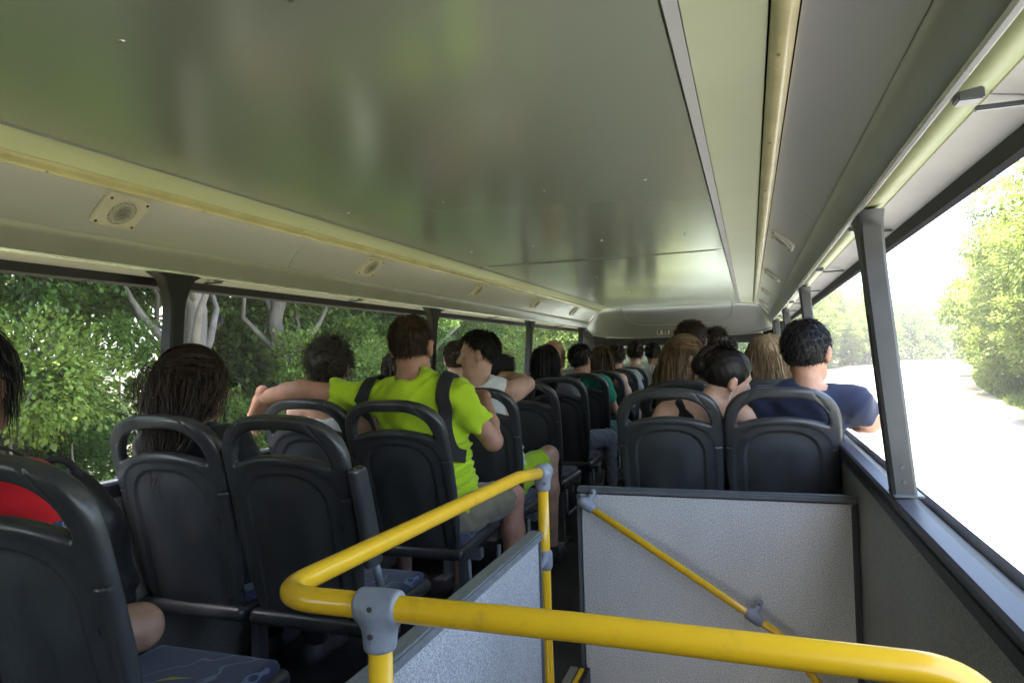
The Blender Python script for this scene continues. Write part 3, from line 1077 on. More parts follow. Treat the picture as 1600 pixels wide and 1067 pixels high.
# ------------------------------------------------------------------ seats
SW = 0.222                       # half width of a seat back
def seat_meshes():
    """back shell in (u across, v up the back, w towards the rear)"""
    L = 0.70
    def outline(n=26):
        pts = [(0.165, 0.0), (0.185, 0.04), (0.205, 0.16), (0.217, 0.30), (SW, 0.44), (SW, 0.52)]
        for a in np.linspace(0.12, math.pi / 2, n):
            c, s_ = math.cos(a) ** (2 / 2.7), math.sin(a) ** (2 / 2.7)
            pts.append((SW * c, 0.52 + (L - 0.52) * s_))
        return np.array(pts + [(-x, y) for x, y in pts[::-1]])
    def arch(hw, vb, vt, vc, e=2.4, n=20):
        """a panel with straight sides and an arched head"""
        pts = [(hw, vb), (hw, vc)]
        for a in np.linspace(0.1, math.pi / 2, n):
            pts.append((hw * math.cos(a) ** (2 / e), vc + (vt - vc) * math.sin(a) ** (2 / e)))
        return np.array(pts + [(-x, y) for x, y in pts[::-1]])
    def opening(n=16):
        hw = 0.172
        top, bot = [], []
        for t in np.linspace(-1, 1, 2 * n + 1):
            x = hw * t
            top.append((x, 0.556 + 0.102 * (1 - abs(t) ** 3.2) ** 0.6))
            bot.append((x, 0.541 + 0.036 * (1 - t * t)))
        return np.array(bot + top[::-1])
    def sd(poly, P):
        a = poly
        b = np.roll(poly, -1, axis=0)
        d2 = np.full(len(P), 1e9)
        ins = np.zeros(len(P), bool)
        for p, q in zip(a, b):
            e = q - p
            w = P - p
            t = np.clip((w @ e) / max(e @ e, 1e-12), 0, 1)
            d2 = np.minimum(d2, ((w - t[:, None] * e) ** 2).sum(1))
            c1 = (p[1] <= P[:, 1]) & (q[1] > P[:, 1]) & ((e[0] * w[:, 1] - e[1] * w[:, 0]) > 0)
            c2 = (p[1] > P[:, 1]) & (q[1] <= P[:, 1]) & ((e[0] * w[:, 1] - e[1] * w[:, 0]) < 0)
            ins ^= (c1 | c2)
        d = np.sqrt(d2)
        return np.where(ins, -d, d)
    res = 0.004
    us = np.arange(-0.25, 0.2501, res)
    vs = np.arange(-0.03, 0.7401, res)
    ws = np.arange(-0.05, 0.0601, res)
    U, Vv = np.meshgrid(us, vs, indexing='ij')
    Q = np.stack([U.ravel(), Vv.ravel()], 1)
    dO = sd(outline(), Q).reshape(U.shape)
    dH = sd(opening(), Q).reshape(U.shape)
    dP = sd(arch(0.142, 0.03, 0.520, 0.40), Q).reshape(U.shape)
    dG = sd(arch(0.185, -0.02, 0.552, 0.42), Q).reshape(U.shape)
    d2 = np.maximum(dO, -dH)
    # centre line depth: shell wraps forward at its sides
    wc = -0.55 * U ** 2
    half = 0.017 + 0.004 * np.clip((Vv - 0.5) / 0.1, 0, 1)
    # rear face relief: recessed middle panel, shallow step below the crossbar
    sm = lambda x, w: 0.5 - 0.5 * np.clip(x / w, -1, 1) * (1.5 - 0.5 * np.clip(x / w, -1, 1) ** 2)
    rec = 0.010 * sm(dP, 0.007) + 0.004 * sm(dG, 0.006)
    bulge = 0.012 * sm(dP + 0.03, 0.06)
    seam = 0.0045 * np.exp(-((np.abs(Vv - 0.43 - 0.06 * np.abs(U)) / 0.003) ** 2)) * (dG > 0.004)
    seam2 = 0.004 * np.exp(-(((np.abs(U) * 0.8 + Vv * 0.55 - 0.468) / 0.003) ** 2)) * (Vv > 0.6)
    W3 = ws[None, None, :]
    r = 0.0135
    rear = (wc + half - rec + bulge - seam - seam2)[:, :, None]
    front = (wc - half)[:, :, None]
    dz = np.maximum(W3 - rear, front - W3)
    a = d2[:, :, None] + r
    b = dz + r
    D = np.where((a > 0) & (b > 0), np.sqrt(np.maximum(a, 0) ** 2 + np.maximum(b, 0) ** 2), np.maximum(a, b)) - r
    V, F = nets(D.astype(np.float32), np.array([us[0], vs[0], ws[0]]), res)
    # (u, v, w) -> local: recline, foot forward
    th = math.radians(14.5)
    up = np.array([0, -math.sin(th), math.cos(th)])
    rr = np.array([0, -math.cos(th), -math.sin(th)])
    base = np.array([0, 0.175, 0.372])
    X = V[:, [0]] * np.array([[1, 0, 0]]) + V[:, [1]] * up + V[:, [2]] * rr + base
    F = F[:, ::-1] if np.linalg.det(np.stack([[1, 0, 0], up, rr])) < 0 else F
    shell = mesh_np('back_shell', X, F)
    shell.materials.append(M_SEAT)
    shell.polygons.foreach_set('use_smooth', [True] * len(shell.polygons))
    def rbox(name, lo, hi, rad, material, res=0.006, M=None, off=None, post=None):
        lo, hi = A(lo), A(hi)
        c, h = (lo + hi) / 2, (hi - lo) / 2
        def fn(P):
            q = np.abs(P - c) - h + rad
            return np.linalg.norm(np.maximum(q, 0), axis=1) + np.minimum(q.max(1), 0) - rad
        Vx, Fx = solid([Prim(fn, lo, hi, 0.001)], res, post)
        if M is not None:
            Vx = Vx @ M.T + off
        me = mesh_np(name, Vx, Fx)
        me.materials.append(material)
        me.polygons.foreach_set('use_smooth', [True] * len(me.polygons))
        return me
    Mx = np.stack([[1, 0, 0], up, -rr], 1)
    pad = rbox('back_cushion', (-0.165, 0.06, 0.0), (0.165, 0.52, 0.045), 0.02, M_FABRIC, 0.008, Mx, base - rr * 0.012)
    pan = rbox('seat_pan', (-0.215, 0.14, 0.375), (0.215, 0.60, 0.425), 0.022, M_SEAT)
    cush = rbox('seat_cushion', (-0.195, 0.20, 0.41), (0.195, 0.585, 0.452), 0.02, M_FABRIC)
    return shell, pad, pan, cush
SEAT_ME = seat_meshes()
M_YELP = mat('fabric_yellow_print', (0.35, 0.30, 0.05), rough=0.9)
def make_seat(aisle):
    o = empty('passenger_chair')
    shell = link('back_shell', SEAT_ME[0], None, o)
    link('back_cushion', SEAT_ME[1], None, o)
    link('seat_pan', SEAT_ME[2], None, o)
    cu = link('seat_cushion', SEAT_ME[3], None, o)
    if aisle is not None:
        s = aisle            # +1: the aisle lies on the +x side
        tri = MB().add([(-0.03, 0.40, 0.4525), (0.02, 0.425, 0.4525), (0.055, 0.44, 0.4525), (-0.005, 0.43, 0.4525)], [(0, 1, 2, 3)])
        tri.build('print', M_YELP, cu)
    # under-frame
    mb = MB().bbox(-0.225, 0.225, 0.30, 0.345, 0.325, 0.372, 0.005)
    mb.build('cross_beam', M_STEEL, o)
    sx = 0.14 * (aisle if aisle is not None else 1)
    MB().bbox(sx - 0.02, sx + 0.02, 0.295, 0.345, 0.0, 0.325, 0.005).build('leg', M_STEEL, o)
    MB().bbox(sx - 0.035, sx + 0.035, 0.20, 0.45, 0.0, 0.012, 0.004).build('foot', M_STEEL, o)
    if aisle is not None:
        x = 0.205 * aisle
        pts = arc_path([(x, 0.22, 0.36), (x, 0.22, 0.20), (x, 0.54, 0.20), (x, 0.56, 0.30)], 0.04, 5)
        MB().tube(pts, 0.011, 10).build('side_bracket', M_STEEL, o, smooth=True)
    return o
_arm = None
def armrest_mesh():
    def fn(P):
        q = np.abs(P - A(0, 0, 0.15)) - A(0.017, 0.036 , 0.155) + 0.014
        return np.linalg.norm(np.maximum(q, 0), axis=1) + np.minimum(q.max(1), 0) - 0.014
    V, F = solid([Prim(fn, (-0.02, -0.04, -0.01), (0.02, 0.04, 0.31), 0.001)], 0.005)
    V[:, 1] -= 0.10 * (V[:, 2] / 0.3) ** 1.4 * 0.55
    me = mesh_np('armrest', V, F)
    me.materials.append(M_SEAT)
    me.polygons.foreach_set('use_smooth', [True] * len(me.polygons))
    return me
ARM_ME = armrest_mesh()
PITCHROW = 0.77
XS = {'LW': -0.93, 'LA': -0.482, 'RA': 0.502, 'RW': 0.95}
seat_p = {'window': make_seat(None), 'aisleL': make_seat(1), 'aisleR': make_seat(-1)}
used = set()
nrow = ['nearest', 'second', 'third', 'fourth', 'fifth', 'sixth', 'seventh', 'eighth', 'ninth', 'tenth']
for side, y0, n in (('L', 0.86, 10), ('R', 2.90, 7)):
    for i in range(n):
        for kind in ('W', 'A'):
            if side == 'L' and i == 0 and kind == 'W':
                pass
            key = 'window' if kind == 'W' else 'aisle' + side
            o = seat_p[key]
            if key in used:
                o = copy_tree(o)
            used.add(key)
            o.location = (XS[side + kind], y0 + PITCHROW * i, 0)
            o.rotation_euler = (math.radians(5.0 if side + kind == 'LA' and i == 2 else 0.9 * math.sin(i * 2.7 + len(used))), 0, math.radians(0.9 * math.sin(i * 4.1 + XS[side + kind] * 9)))
            where = ('%s seat' % ('window' if kind == 'W' else 'aisle'))
            tag(o, 'charcoal moulded seat, %s in the %s row left of the aisle' % (where, nrow[i]) if side == 'L' else
                'charcoal moulded seat, %s in the %s row right of the aisle' % (where, nrow[i]), 'seat', 'bus seats in rows')
            if kind == 'A' and side == 'L' and i == 1:
                a = link('armrest', ARM_ME, None, o)
                a.location = (0.262, 0.12, 0.605)
                a.rotation_euler = (0.10, 0, 0)
                MB().tube([(0.262, 0.13, 0.61), (0.25, 0.19, 0.50), (0.235, 0.24, 0.37)], 0.012, 10).build('armrest_bracket', M_STEEL, o, smooth=True)

# ------------------------------------------------------------------ people
def rot(yaw=0, pitch=0, roll=0):
    """columns: right, front, up; yaw>0 turns to the left, pitch>0 looks up, roll>0 tilts to the right shoulder"""
    y, p, r = math.radians(yaw), math.radians(pitch), math.radians(roll)
    cy, sy, cp, sp, cr, sr = math.cos(y), math.sin(y), math.cos(p), math.sin(p), math.cos(r), math.sin(r)
    Rz = np.array([[cy, -sy, 0], [sy, cy, 0], [0, 0, 1]])
    Rx = np.array([[1, 0, 0], [0, cp, -sp], [0, sp, cp]])
    Ry = np.array([[cr, 0, sr], [0, 1, 0], [-sr, 0, cr]])
    return Rz @ Rx @ Ry

def unit(v):
    v = A(v)
    return v / (np.linalg.norm(v) + 1e-9)

SKIN = {}
def skin(tone):
    c = {'fair': (0.55, 0.33, 0.235), 'tan': (0.40, 0.215, 0.135), 'olive': (0.34, 0.195, 0.125), 'ruddy': (0.40, 0.205, 0.135)}[tone]
    m = mat('skin_' + tone, c, rough=0.5, var=0.16, vscale=16, bump=0.10, bscale=120, spec=0.4, bdist=0.003)
    m.node_tree.nodes['Principled BSDF'].inputs['Subsurface Weight'].default_value = 0.08
    m.node_tree.nodes['Principled BSDF'].inputs['Subsurface Radius'].default_value = (0.02, 0.008, 0.004)
    return m
def cloth(name, c, var=0.10, rough=0.85):
    return mat('cloth_' + name, c, rough=rough, var=var, vscale=9, bump=0.12, bscale=320, sheen=0.15, spec=0.2, bdist=0.002)
def hairm(name, c):
    return mat('hair_' + name, c, rough=0.5, var=0.25, vscale=30, island=0.35, spec=0.28)
M_EYE = mat('eye_white', (0.7, 0.68, 0.66), rough=0.2)
M_IRIS = mat('eye_iris', (0.02, 0.013, 0.008), rough=0.1)
def sphere_me(name, r, material, n=10):
    V, F = [], []
    for i in range(n + 1):
        for j in range(n):
            a, b = math.pi * i / n, 2 * math.pi * j / n
            V.append((r * math.sin(a) * math.cos(b), r * math.sin(a) * math.sin(b), r * math.cos(a)))
    for i in range(n):
        for j in range(n):
            F.append((i * n + j, i * n + (j + 1) % n, (i + 1) * n + (j + 1) % n, (i + 1) * n + j))
    me = mesh_np(name, V, F)
    me.materials.append(material)
    me.polygons.foreach_set('use_smooth', [True] * len(me.polygons))
    return me
EYE_ME = sphere_me('eyeball', 0.0118, M_EYE)
IRIS_ME = sphere_me('iris', 0.0062, M_IRIS)

def head_prims(c, H, s=1.0, fem=False, ears=True):
    """head about 0.235 m tall; c is its middle"""
    T = lambda x, y, z: A(c) + H @ (A(x, y, z) * s)
    pr = [ell(T(0, -0.012, 0.030), A(0.076, 0.096, 0.090) * s, H, 0.03),
          ell(T(0, 0.020, -0.030), A(0.060, 0.072, 0.082) * s, H, 0.03),
          cone(T(-0.030, 0.040, -0.083), T(0.030, 0.040, -0.083), 0.026 * s, 0.026 * s, 0.03),
          cone(T(0, 0.074, -0.096), T(0, 0.066, -0.090), 0.019 * s, 0.019 * s, 0.02),
          cone(T(-0.048, 0.0, -0.062), T(-0.030, 0.045, -0.088), 0.018 * s, 0.018 * s, 0.025),
          cone(T(0.048, 0.0, -0.062), T(0.030, 0.045, -0.088), 0.018 * s, 0.018 * s, 0.025),
          cone(T(-0.032, 0.076, 0.022), T(0.032, 0.076, 0.022), 0.012 * s, 0.012 * s, 0.02),
          cone(T(0, 0.086, 0.008), T(0, 0.112, -0.030), 0.0085 * s, 0.0125 * s, 0.010),
          cone(T(-0.012, 0.092, -0.035), T(0.012, 0.092, -0.035), 0.009 * s, 0.009 * s, 0.008),
          cone(T(-0.016, 0.086, -0.060), T(0.016, 0.086, -0.060), 0.0065 * s, 0.0065 * s, 0.008),
          cone(T(-0.014, 0.083, -0.070), T(0.014, 0.083, -0.070), 0.0075 * s, 0.0075 * s, 0.008),
          ell(T(-0.030, 0.093, 0.000), A(0.017, 0.014, 0.011) * s, H, 0.01, 'sub'),
          ell(T(0.030, 0.093, 0.000), A(0.017, 0.014, 0.011) * s, H, 0.01, 'sub')]
    if ears:
        for sx in (-1, 1):
            E = H @ rot(sx * -22, 0, sx * 8)
            pr.append(ell(T(sx * 0.083, -0.010, -0.006), A(0.012, 0.020, 0.033) * s, E, 0.006))
            pr.append(ell(T(sx * 0.099, -0.003, -0.003), A(0.010, 0.010, 0.019) * s, E, 0.005, 'sub'))
            pr.append(ell(T(sx * 0.080, -0.003, -0.036), A(0.009, 0.009, 0.010) * s, E, 0.006))
    return pr, T

def hand_prims(w, d, n, side, curl=0.5, s=1.0):
    """w wrist, d towards the fingers, n out of the back of the hand, side +1 when the thumb lies towards cross(d, n)"""
    d, n = unit(d), unit(n)
    n = unit(n - d * (n @ d))
    b = np.cross(d, n) * side
    w = A(w)
    pr = [cone(w - d * 0.03, w + d * 0.01, 0.026 * s, 0.024 * s, 0.02)]
    for i, (off, L) in enumerate(((0.030, 0.072), (0.010, 0.080), (-0.010, 0.075), (-0.028, 0.060))):
        kn = w + (d * (0.090 - 0.006 * abs(i - 1)) + b * off) * s
        pr.append(cone(w + (d * 0.015 + b * off * 0.55) * s, kn, 0.016 * s, 0.0125 * s, 0.016))
        p, ang = kn, 0.0
        dirv = d.copy()
        for seg, fr in enumerate((0.45, 0.32, 0.25)):
            ang += curl * (0.75 + 0.15 * i) * (0.9 if seg == 0 else 1.0)
            dirv = d * math.cos(ang) - n * math.sin(ang) + b * off * 1.2
            q = p + unit(dirv) * L * fr * s
            pr.append(cone(p, q, (0.0098 - 0.0009 * seg) * s, (0.0092 - 0.0011 * seg) * s, 0.006))
            p = q
    t0 = w + (d * 0.020 + b * 0.026) * s
    t1 = t0 + unit(d * 0.7 + b * 0.75 - n * 0.35) * 0.042 * s
    t2 = t1 + unit(d * 0.9 + b * 0.35 - n * 0.35) * 0.034 * s
    t3 = t2 + unit(d * 1.0 + b * 0.1 - n * (0.3 + curl)) * 0.026 * s
    pr += [cone(t0, t1, 0.015 * s, 0.0115 * s, 0.014), cone(t1, t2, 0.011 * s, 0.010 * s, 0.006), cone(t2, t3, 0.010 * s, 0.008 * s, 0.006)]
    return pr

def strands(paths, radius, seed):
    """paths (n, m, 3) -> one mesh of fine tapering ribbons"""
    n, m, _ = paths.shape
    t = np.gradient(paths, axis=1)
    t /= np.linalg.norm(t, axis=2, keepdims=True) + 1e-9
    r = np.random.default_rng(seed)
    ref = r.normal(size=(n, 1, 3))
    b = np.cross(t, ref)
    b /= np.linalg.norm(b, axis=2, keepdims=True) + 1e-9
    c = np.cross(t, b)
    prof = radius * (0.75 + 0.5 * r.random((n, 1))) * (1 - np.linspace(0, 1, m)[None, :] ** 3 * 0.8)
    V = np.stack([paths - prof[..., None] * 1.15 * b, paths + prof[..., None] * 1.15 * b], 2).reshape(-1, 3)
    base = (np.arange(n)[:, None] * m + np.arange(m - 1)[None, :]).ravel() * 2
    return V, np.stack([base, base + 1, base + 3, base + 2], 1)

def merge(parts):
    Vs, Fs, o = [], [], 0
    for V, F in parts:
        Vs.append(V)
        Fs.append(F + o)
        o += len(V)
    return np.concatenate(Vs), np.concatenate(Fs)

def hair(kind, c, H, s, coll, n, seed, length=0.35, tie=None, tail=None, rad=0.0016, wave=0.0, line=0.0, vol=0.012, part=0.0, res=0.006, fly=0.16):
    """scalp cap plus combed strands that slide over the body under gravity"""
    r = np.random.default_rng(seed)
    T = lambda x, y, z: A(c) + H @ (A(x, y, z) * s)
    inv = lambda P: ((P - A(c)) @ H) / s
    def hairline(P):
        q = inv(P)
        # > 0 outside the haired part of the scalp
        y = q[:, 1]
        zl = np.where(y > 0.0, -0.005 + 0.085 * np.clip(y / 0.075, 0, 1) ** 1.3, -0.005 + 0.075 * np.clip(y / 0.085, -1, 0)) + line
        f = (zl - q[:, 2]) * s
        if kind == 'balding':
            top = np.sqrt((q[:, 0] - 0.008) ** 2 + ((q[:, 1] + 0.080) / 1.1) ** 2 + ((q[:, 2] - 0.085) / 1.2) ** 2)
            f = np.maximum(f, (-0.01 - top + 0.006 * np.sin(q[:, 0] * 190) * np.sin(q[:, 2] * 170)) * s)
        return f
    cap = [ell(T(0, -0.014, 0.030), (A(0.078, 0.098, 0.092) + vol) * s, H, 0.02)]
    if kind == 'curly':
        for _ in range(42):
            u = unit(r.normal(size=3))
            if u[2] < -0.45 or (u[1] > 0.45 and u[2] < 0.4):
                continue
            cap.append(ell(T(*(u * A(0.082, 0.100, 0.096) + A(0, -0.014, 0.030))), A(1, 1, 1) * 0.026 * s, None, 0.012))
    if kind in ('bun', 'updo'):
        b = A(tie) if tie is not None else A(0, -0.115, 0.06)
        cap.append(ell(T(*b), A(0.045, 0.04, 0.045) * s, H, 0.015))
    cap.append(Prim(hairline, (0, 0, 0), (0, 0, 0), 0.012, 'int'))
    noise = lambda P: 0.0012 * np.sin(P @ A(210, 60, 90)) + 0.0012 * np.sin(P @ A(-90, 190, 140) + 1.0)
    parts = []
    if kind != 'bald':
        parts.append(solid(cap, res, noise))
    # roots
    u = r.normal(size=(n * 4, 3))
    u /= np.linalg.norm(u, axis=1, keepdims=True)
    P = A(c) + (u * A(0.078, 0.098, 0.092) + A(0, -0.014, 0.030)) * s @ H.T
    ok = hairline(P) < -0.002
    if kind == 'balding':
        q = inv(P)
        top = np.sqrt((q[:, 0] - 0.008) ** 2 + ((q[:, 1] + 0.080) / 1.1) ** 2 + ((q[:, 2] - 0.085) / 1.2) ** 2)
        ok &= r.random(len(P)) < np.clip((top - 0.006) / 0.046, 0.25, 1)
    P, u = P[ok][:n], u[ok][:n]
    nn = len(P)
    if nn == 0:
        return parts
    nrm = u @ H.T
    down = np.tile(A(0, 0, -1.0), (nn, 1))
    crown = T(part, -0.05, 0.118)
    out = P - crown
    out -= nrm * (out * nrm).sum(1, keepdims=True)
    out /= np.linalg.norm(out, axis=1, keepdims=True) + 1e-6
    P = P + nrm * vol * s * 0.8
    jit = r.normal(size=(nn, 3))
    if kind in ('short', 'balding', 'curly', 'bun'):
        m = 6
        L = length * (0.6 + 0.8 * r.random((nn, 1)))
        d = out * 0.9 + nrm * ({'bun': 0.02}.get(kind, 0.32)) + jit * ({'curly': 0.8, 'bun': 0.10}.get(kind, 0.2))
        d /= np.linalg.norm(d, axis=1, keepdims=True)
        pts = [P]
        for k in range(m - 1):
            if kind == 'curly':
                d = d + r.normal(size=(nn, 3)) * 0.7
            d = d + down * {'curly': 0.1}.get(kind, 0.015)
            d /= np.linalg.norm(d, axis=1, keepdims=True)
            pts.append(pts[-1] + d * L / (m - 1))
        parts.append(strands(np.stack(pts, 1), rad, seed))
        return parts
    m = 15 if n > 500 else 11
    L = length * (0.75 + 0.35 * r.random((nn, 1)))
    ds = L / (m - 1)
    off = (0.006 + 0.020 * r.random((nn, 1)) ** 1.5)
    tie_w = T(*tie) if tie is not None else None
    back = H @ A(0, -1, 0)
    d = out + nrm * 0.1
    p = P
    pts = [p]
    tied = np.zeros(nn, bool) if tie_w is not None else None
    sel = r.random(nn) < (0.8 if kind == 'half' else 1.0)
    ph = r.random((nn, 1)) * 6.28
    side = unit(H @ A(1, 0, 0))
    for k in range(m - 1):
        if tie_w is not None:
            dist = np.linalg.norm(tie_w - p, axis=1)
            tied |= dist < 0.035
            act = sel & ~tied & (k < m * 0.5)
            step = np.where(act[:, None], 0.02, ds)
        else:
            act = np.zeros(nn, bool)
            step = ds
        g = down.copy()
        if tail is not None:
            tg = A(tail) - p
            dl = np.linalg.norm(tg, axis=1, keepdims=True)
            g = g * 0.45 + tg / (dl + 0.05) * 0.9
        g = g + r.normal(size=(nn, 3)) * fly + side * np.sin(ph + k * 1.1) * wave
        nd = np.where(act[:, None], (tie_w - p if tie_w is not None else g) * 30, g)
        nd /= np.linalg.norm(nd, axis=1, keepdims=True) + 1e-9
        w = np.where(act[:, None], 0.9, 0.42)
        d = d * (1 - w) + nd * w
        d /= np.linalg.norm(d, axis=1, keepdims=True) + 1e-9
        p = p + d * step
        sd = ev(coll, p)
        hit = sd < off[:, 0]
        if hit.any():
            gr = grad(coll, p[hit])
            p[hit] = p[hit] + gr * (off[hit, 0] - sd[hit])[:, None]
        pts.append(p.copy())
    parts.append(strands(np.stack(pts, 1), rad, seed))
    return parts

PEOPLE = {}
def person(label, head, row, tone='fair', hs=1.0, hyaw=0, hpitch=0, hroll=0, tyaw=0, sh=0.175, bulk=1.0, res=0.013,
           armL=None, armR=None, legs=True, kneeL=None, kneeR=None, top=None, bottom=('grey', (0.12, 0.12, 0.13), 0.6), hairs=None,
           pelvis=None, sleeve=0.6, fold=1.0, seed=1, glasses=False, handcurl=(0.5, 0.5), handn=(None, None), shoe=(0.05, 0.05, 0.05), beard=False, lean=0.0, ankleL=None, ankleR=None, rneck=None, neckl=0.155, handd=(None, None), strapz=0.035, ears=True):
    """seated figure; row = y of the top of its own seat back"""
    o = empty('person', (head[0], row + 0.3, 0))
    L0 = A(o.location)
    hc = A(head)
    H = rot(hyaw, hpitch, hroll)
    B = rot(tyaw)
    pel = A(pelvis) if pelvis is not None else A(head[0] - 0.3 * lean, row + 0.33, 0.535)
    nb = hc - A(0, 0, neckl) * hs + A(0, -0.020, 0) + A(-0.35 * lean, 0, 0)        # base of the neck
    if beard:
        pass
    hp, T = head_prims(hc, H, hs, ears=ears)
    up = unit(nb - pel)
    Lx = B @ A(1, 0, 0)
    Fx = B @ A(0, 1, 0)
    M = np.stack([Lx, unit(np.cross(up, Lx)), up], 1)
    shz = nb - up * 0.055
    sL, sR = shz - Lx * sh, shz + Lx * sh
    chest = nb - up * 0.19 + Fx * 0.010
    waist = pel + up * 0.13
    b = bulk
    neck = [cone(hc + H @ A(0, -0.022, -0.050) * hs, nb + A(0, 0, -0.02), 0.048 * hs, 0.057 * hs * (0.6 + 0.4 * bulk), 0.02)]
    torso = [econe(nb - up * 0.115, chest - up * 0.06, 0.125 * b * sh / 0.175, 0.140 * b, M, 0.70, 0.05),
             econe(chest - up * 0.06, waist, 0.138 * b, 0.135 * b, M, 0.74 if b < 1.1 else 0.84, 0.05),
             econe(waist, pel, 0.135 * b, 0.150 * b, M, 0.78, 0.05),
             cone(nb - up * 0.015, sL + up * 0.015, 0.048, 0.046, 0.05), cone(nb - up * 0.015, sR + up * 0.015, 0.048, 0.046, 0.05)]
    # limbs
    def arm(spec, S, sx):
        if spec is None:
            e = S - up * 0.25 + Lx * sx * 0.06 + Fx * 0.06
            h = e + Fx * 0.20 - Lx * sx * 0.10 + A(0, 0, -0.03)
        else:
            e, h = A(spec[0]), A(spec[1])
        return e, h
    eL, wL = arm(armL, sL, -1)
    eR, wR = arm(armR, sR, 1)
    ar = 0.92 + 0.08 * b
    arms, sleeves = [], []
    for S, E, Wr in ((sL, eL, wL), (sR, eR, wR)):
        arms += [cone(S, S + (E - S) * 0.45, 0.052 * ar, 0.047 * ar, 0.04), cone(S + (E - S) * 0.45, E, 0.047 * ar, 0.039 * ar, 0.03),
                 cone(E, E + (Wr - E) * 0.35, 0.039 * ar, 0.041 * ar, 0.025), cone(E + (Wr - E) * 0.35, Wr, 0.041 * ar, 0.026 * ar, 0.02)]
    hips = [pel - Lx * 0.085, pel + Lx * 0.085]
    kn = [A(kneeL) if kneeL is not None else A(pel[0] - 0.10, pel[1] + 0.40, 0.53), A(kneeR) if kneeR is not None else A(pel[0] + 0.10, pel[1] + 0.40, 0.53)]
    legp, pants, feet = [], [], []
    shoes = []
    for sx, hp_, k, cust in zip((-1, 1), hips, kn, (ankleL, ankleR)):
        an = A(k[0] * 1.0 + 0.01 * sx, k[1] - 0.02 + 0.0, 0.085) if cust is None else A(cust)
        legp += [cone(hp_, k, 0.082 * b, 0.056, 0.04), cone(k, k + (an - k) * 0.35, 0.054, 0.053, 0.03), cone(k + (an - k) * 0.35, an, 0.053, 0.034, 0.03),
                 cone(an + A(0, -0.02, -0.035), an + A(0.01 * sx, 0.14, -0.05), 0.034, 0.028, 0.03)]
        shoes.append([cone(an + A(0, -0.035, -0.042), an + A(0.01 * sx, 0.155, -0.046), 0.041, 0.037, 0.03), cone(an + A(0, -0.01, -0.03), an + A(0, 0, 0.005), 0.042, 0.041, 0.03),
                      Prim(lambda P: 0.002 - P[:, 2], (0, 0, 0), (0, 0, 0), 0.004, 'int')])
        pants.append((hp_, k, an))
    body = torso + neck + arms + (legp if legs else []) + hp
    V, F = solid(body, res)
    bodyparts = [(V, F)]
    for (E, Wr, cu, hn, sx, hd) in ((eL, wL, handcurl[0], handn[0], 1, handd[0]), (eR, wR, handcurl[1], handn[1], -1, handd[1])):
        d = unit(Wr - E) if hd is None else unit(hd)
        n_ = A(hn) if hn is not None else A(0, 0.05, 1)
        bodyparts.append(solid(hand_prims(Wr, d, n_, sx, cu, 0.95 * hs), 0.0055 if res < 0.012 else 0.010, pad=0.02))
    V, F = merge(bodyparts)
    me = mesh_np('body', V - L0, F)
    link('body', me, skin(tone), o, True)
    # eyes
    for sx in (-1, 1):
        e = link('eye', EYE_ME, None, o)
        e.location = Vector(T(sx * 0.030, 0.0745, 0.000) - L0)
        i_ = link('iris', IRIS_ME, None, e)
        i_.location = Vector(H @ A(0, 0.0072, 0))
    # top
    rr = np.random.default_rng(seed)
    fa, fb, fc = rr.random(3) * 6
    def folds(P):
        q = P - chest
        zz = q @ up
        xx = q @ Lx
        wz = np.exp(-((zz + 0.20) / 0.13) ** 2)
        f = 0.0055 * wz * np.sin(zz * 150 + 3.0 * np.sin(xx * 16 + fa) + fb)
        f += 0.0035 * np.sin(q @ A(38, 22, 26) + 2.5 * np.sin(q @ A(9, -14, 20) + fc))
        f += 0.002 * np.sin(q @ A(-70, 55, 60) + 2 * np.sin(q @ A(30, 10, -22)))
        return f * fold
    coll = torso + neck + hp + arms
    if top is not None:
        nm, col, style = top
        mt_ = cloth(nm, col)
        infl = 0.012
        tp = [econe(nb - up * 0.105, chest - up * 0.06, 0.125 * b * sh / 0.175 + infl, 0.140 * b + infl, M, 0.72, 0.05),
              econe(chest - up * 0.06, waist, 0.138 * b + infl, 0.137 * b + infl, M, 0.77 if b < 1.1 else 0.87, 0.05),
              econe(waist, pel + up * 0.0, 0.137 * b + infl, 0.148 * b + infl, M, 0.80, 0.05)]
        if style in ('tee', 'long', 'tank', 'polo'):
            wdt = 1.0 if style != 'tank' else 0.70
            for S in (sL, sR):
                e_ = nb + (S - nb) * wdt
                tp.append(cone(nb - up * 0.018, e_ + up * 0.012, 0.048 + infl * 0.9, 0.044 + infl, 0.045))
        if style in ('tee', 'long', 'polo'):
            for S, E, Wr in ((sL, eL, wL), (sR, eR, wR)):
                fr = sleeve if style != 'long' else 1.0
                end = S + (E - S) * fr
                dd = unit(E - S)
                tp.append(cone(S, end, 0.054 * ar + infl, 0.046 * ar + infl * 1.5, 0.045))
                if style == 'long':
                    tp.append(cone(E, E + (Wr - E) * 0.95, 0.043 * ar + infl, 0.03 * ar + infl, 0.03))
                else:
                    # open, straight cuff
                    def cut(P, end=end, dd=dd):
                        ax = (P - end) @ dd
                        rad = np.linalg.norm(P - end - ax[:, None] * dd, axis=1)
                        return np.maximum(-(ax), rad - 0.085)
                    tp.append(Prim(cut, end - 0.10, end + 0.10, 0.004, 'sub'))
        # neck opening
        rn = {'tee': 0.064, 'long': 0.064, 'polo': 0.060, 'tank': 0.080, 'straps': 0.11}[style]
        rn = rneck or rn
        tp.append(cone(nb + up * 0.14 - Fx * 0.02, nb + up * (0.008 if style != 'tank' else 0.0) + Fx * 0.012, rn * hs, (rn - 0.002) * hs, 0.008, 'sub'))
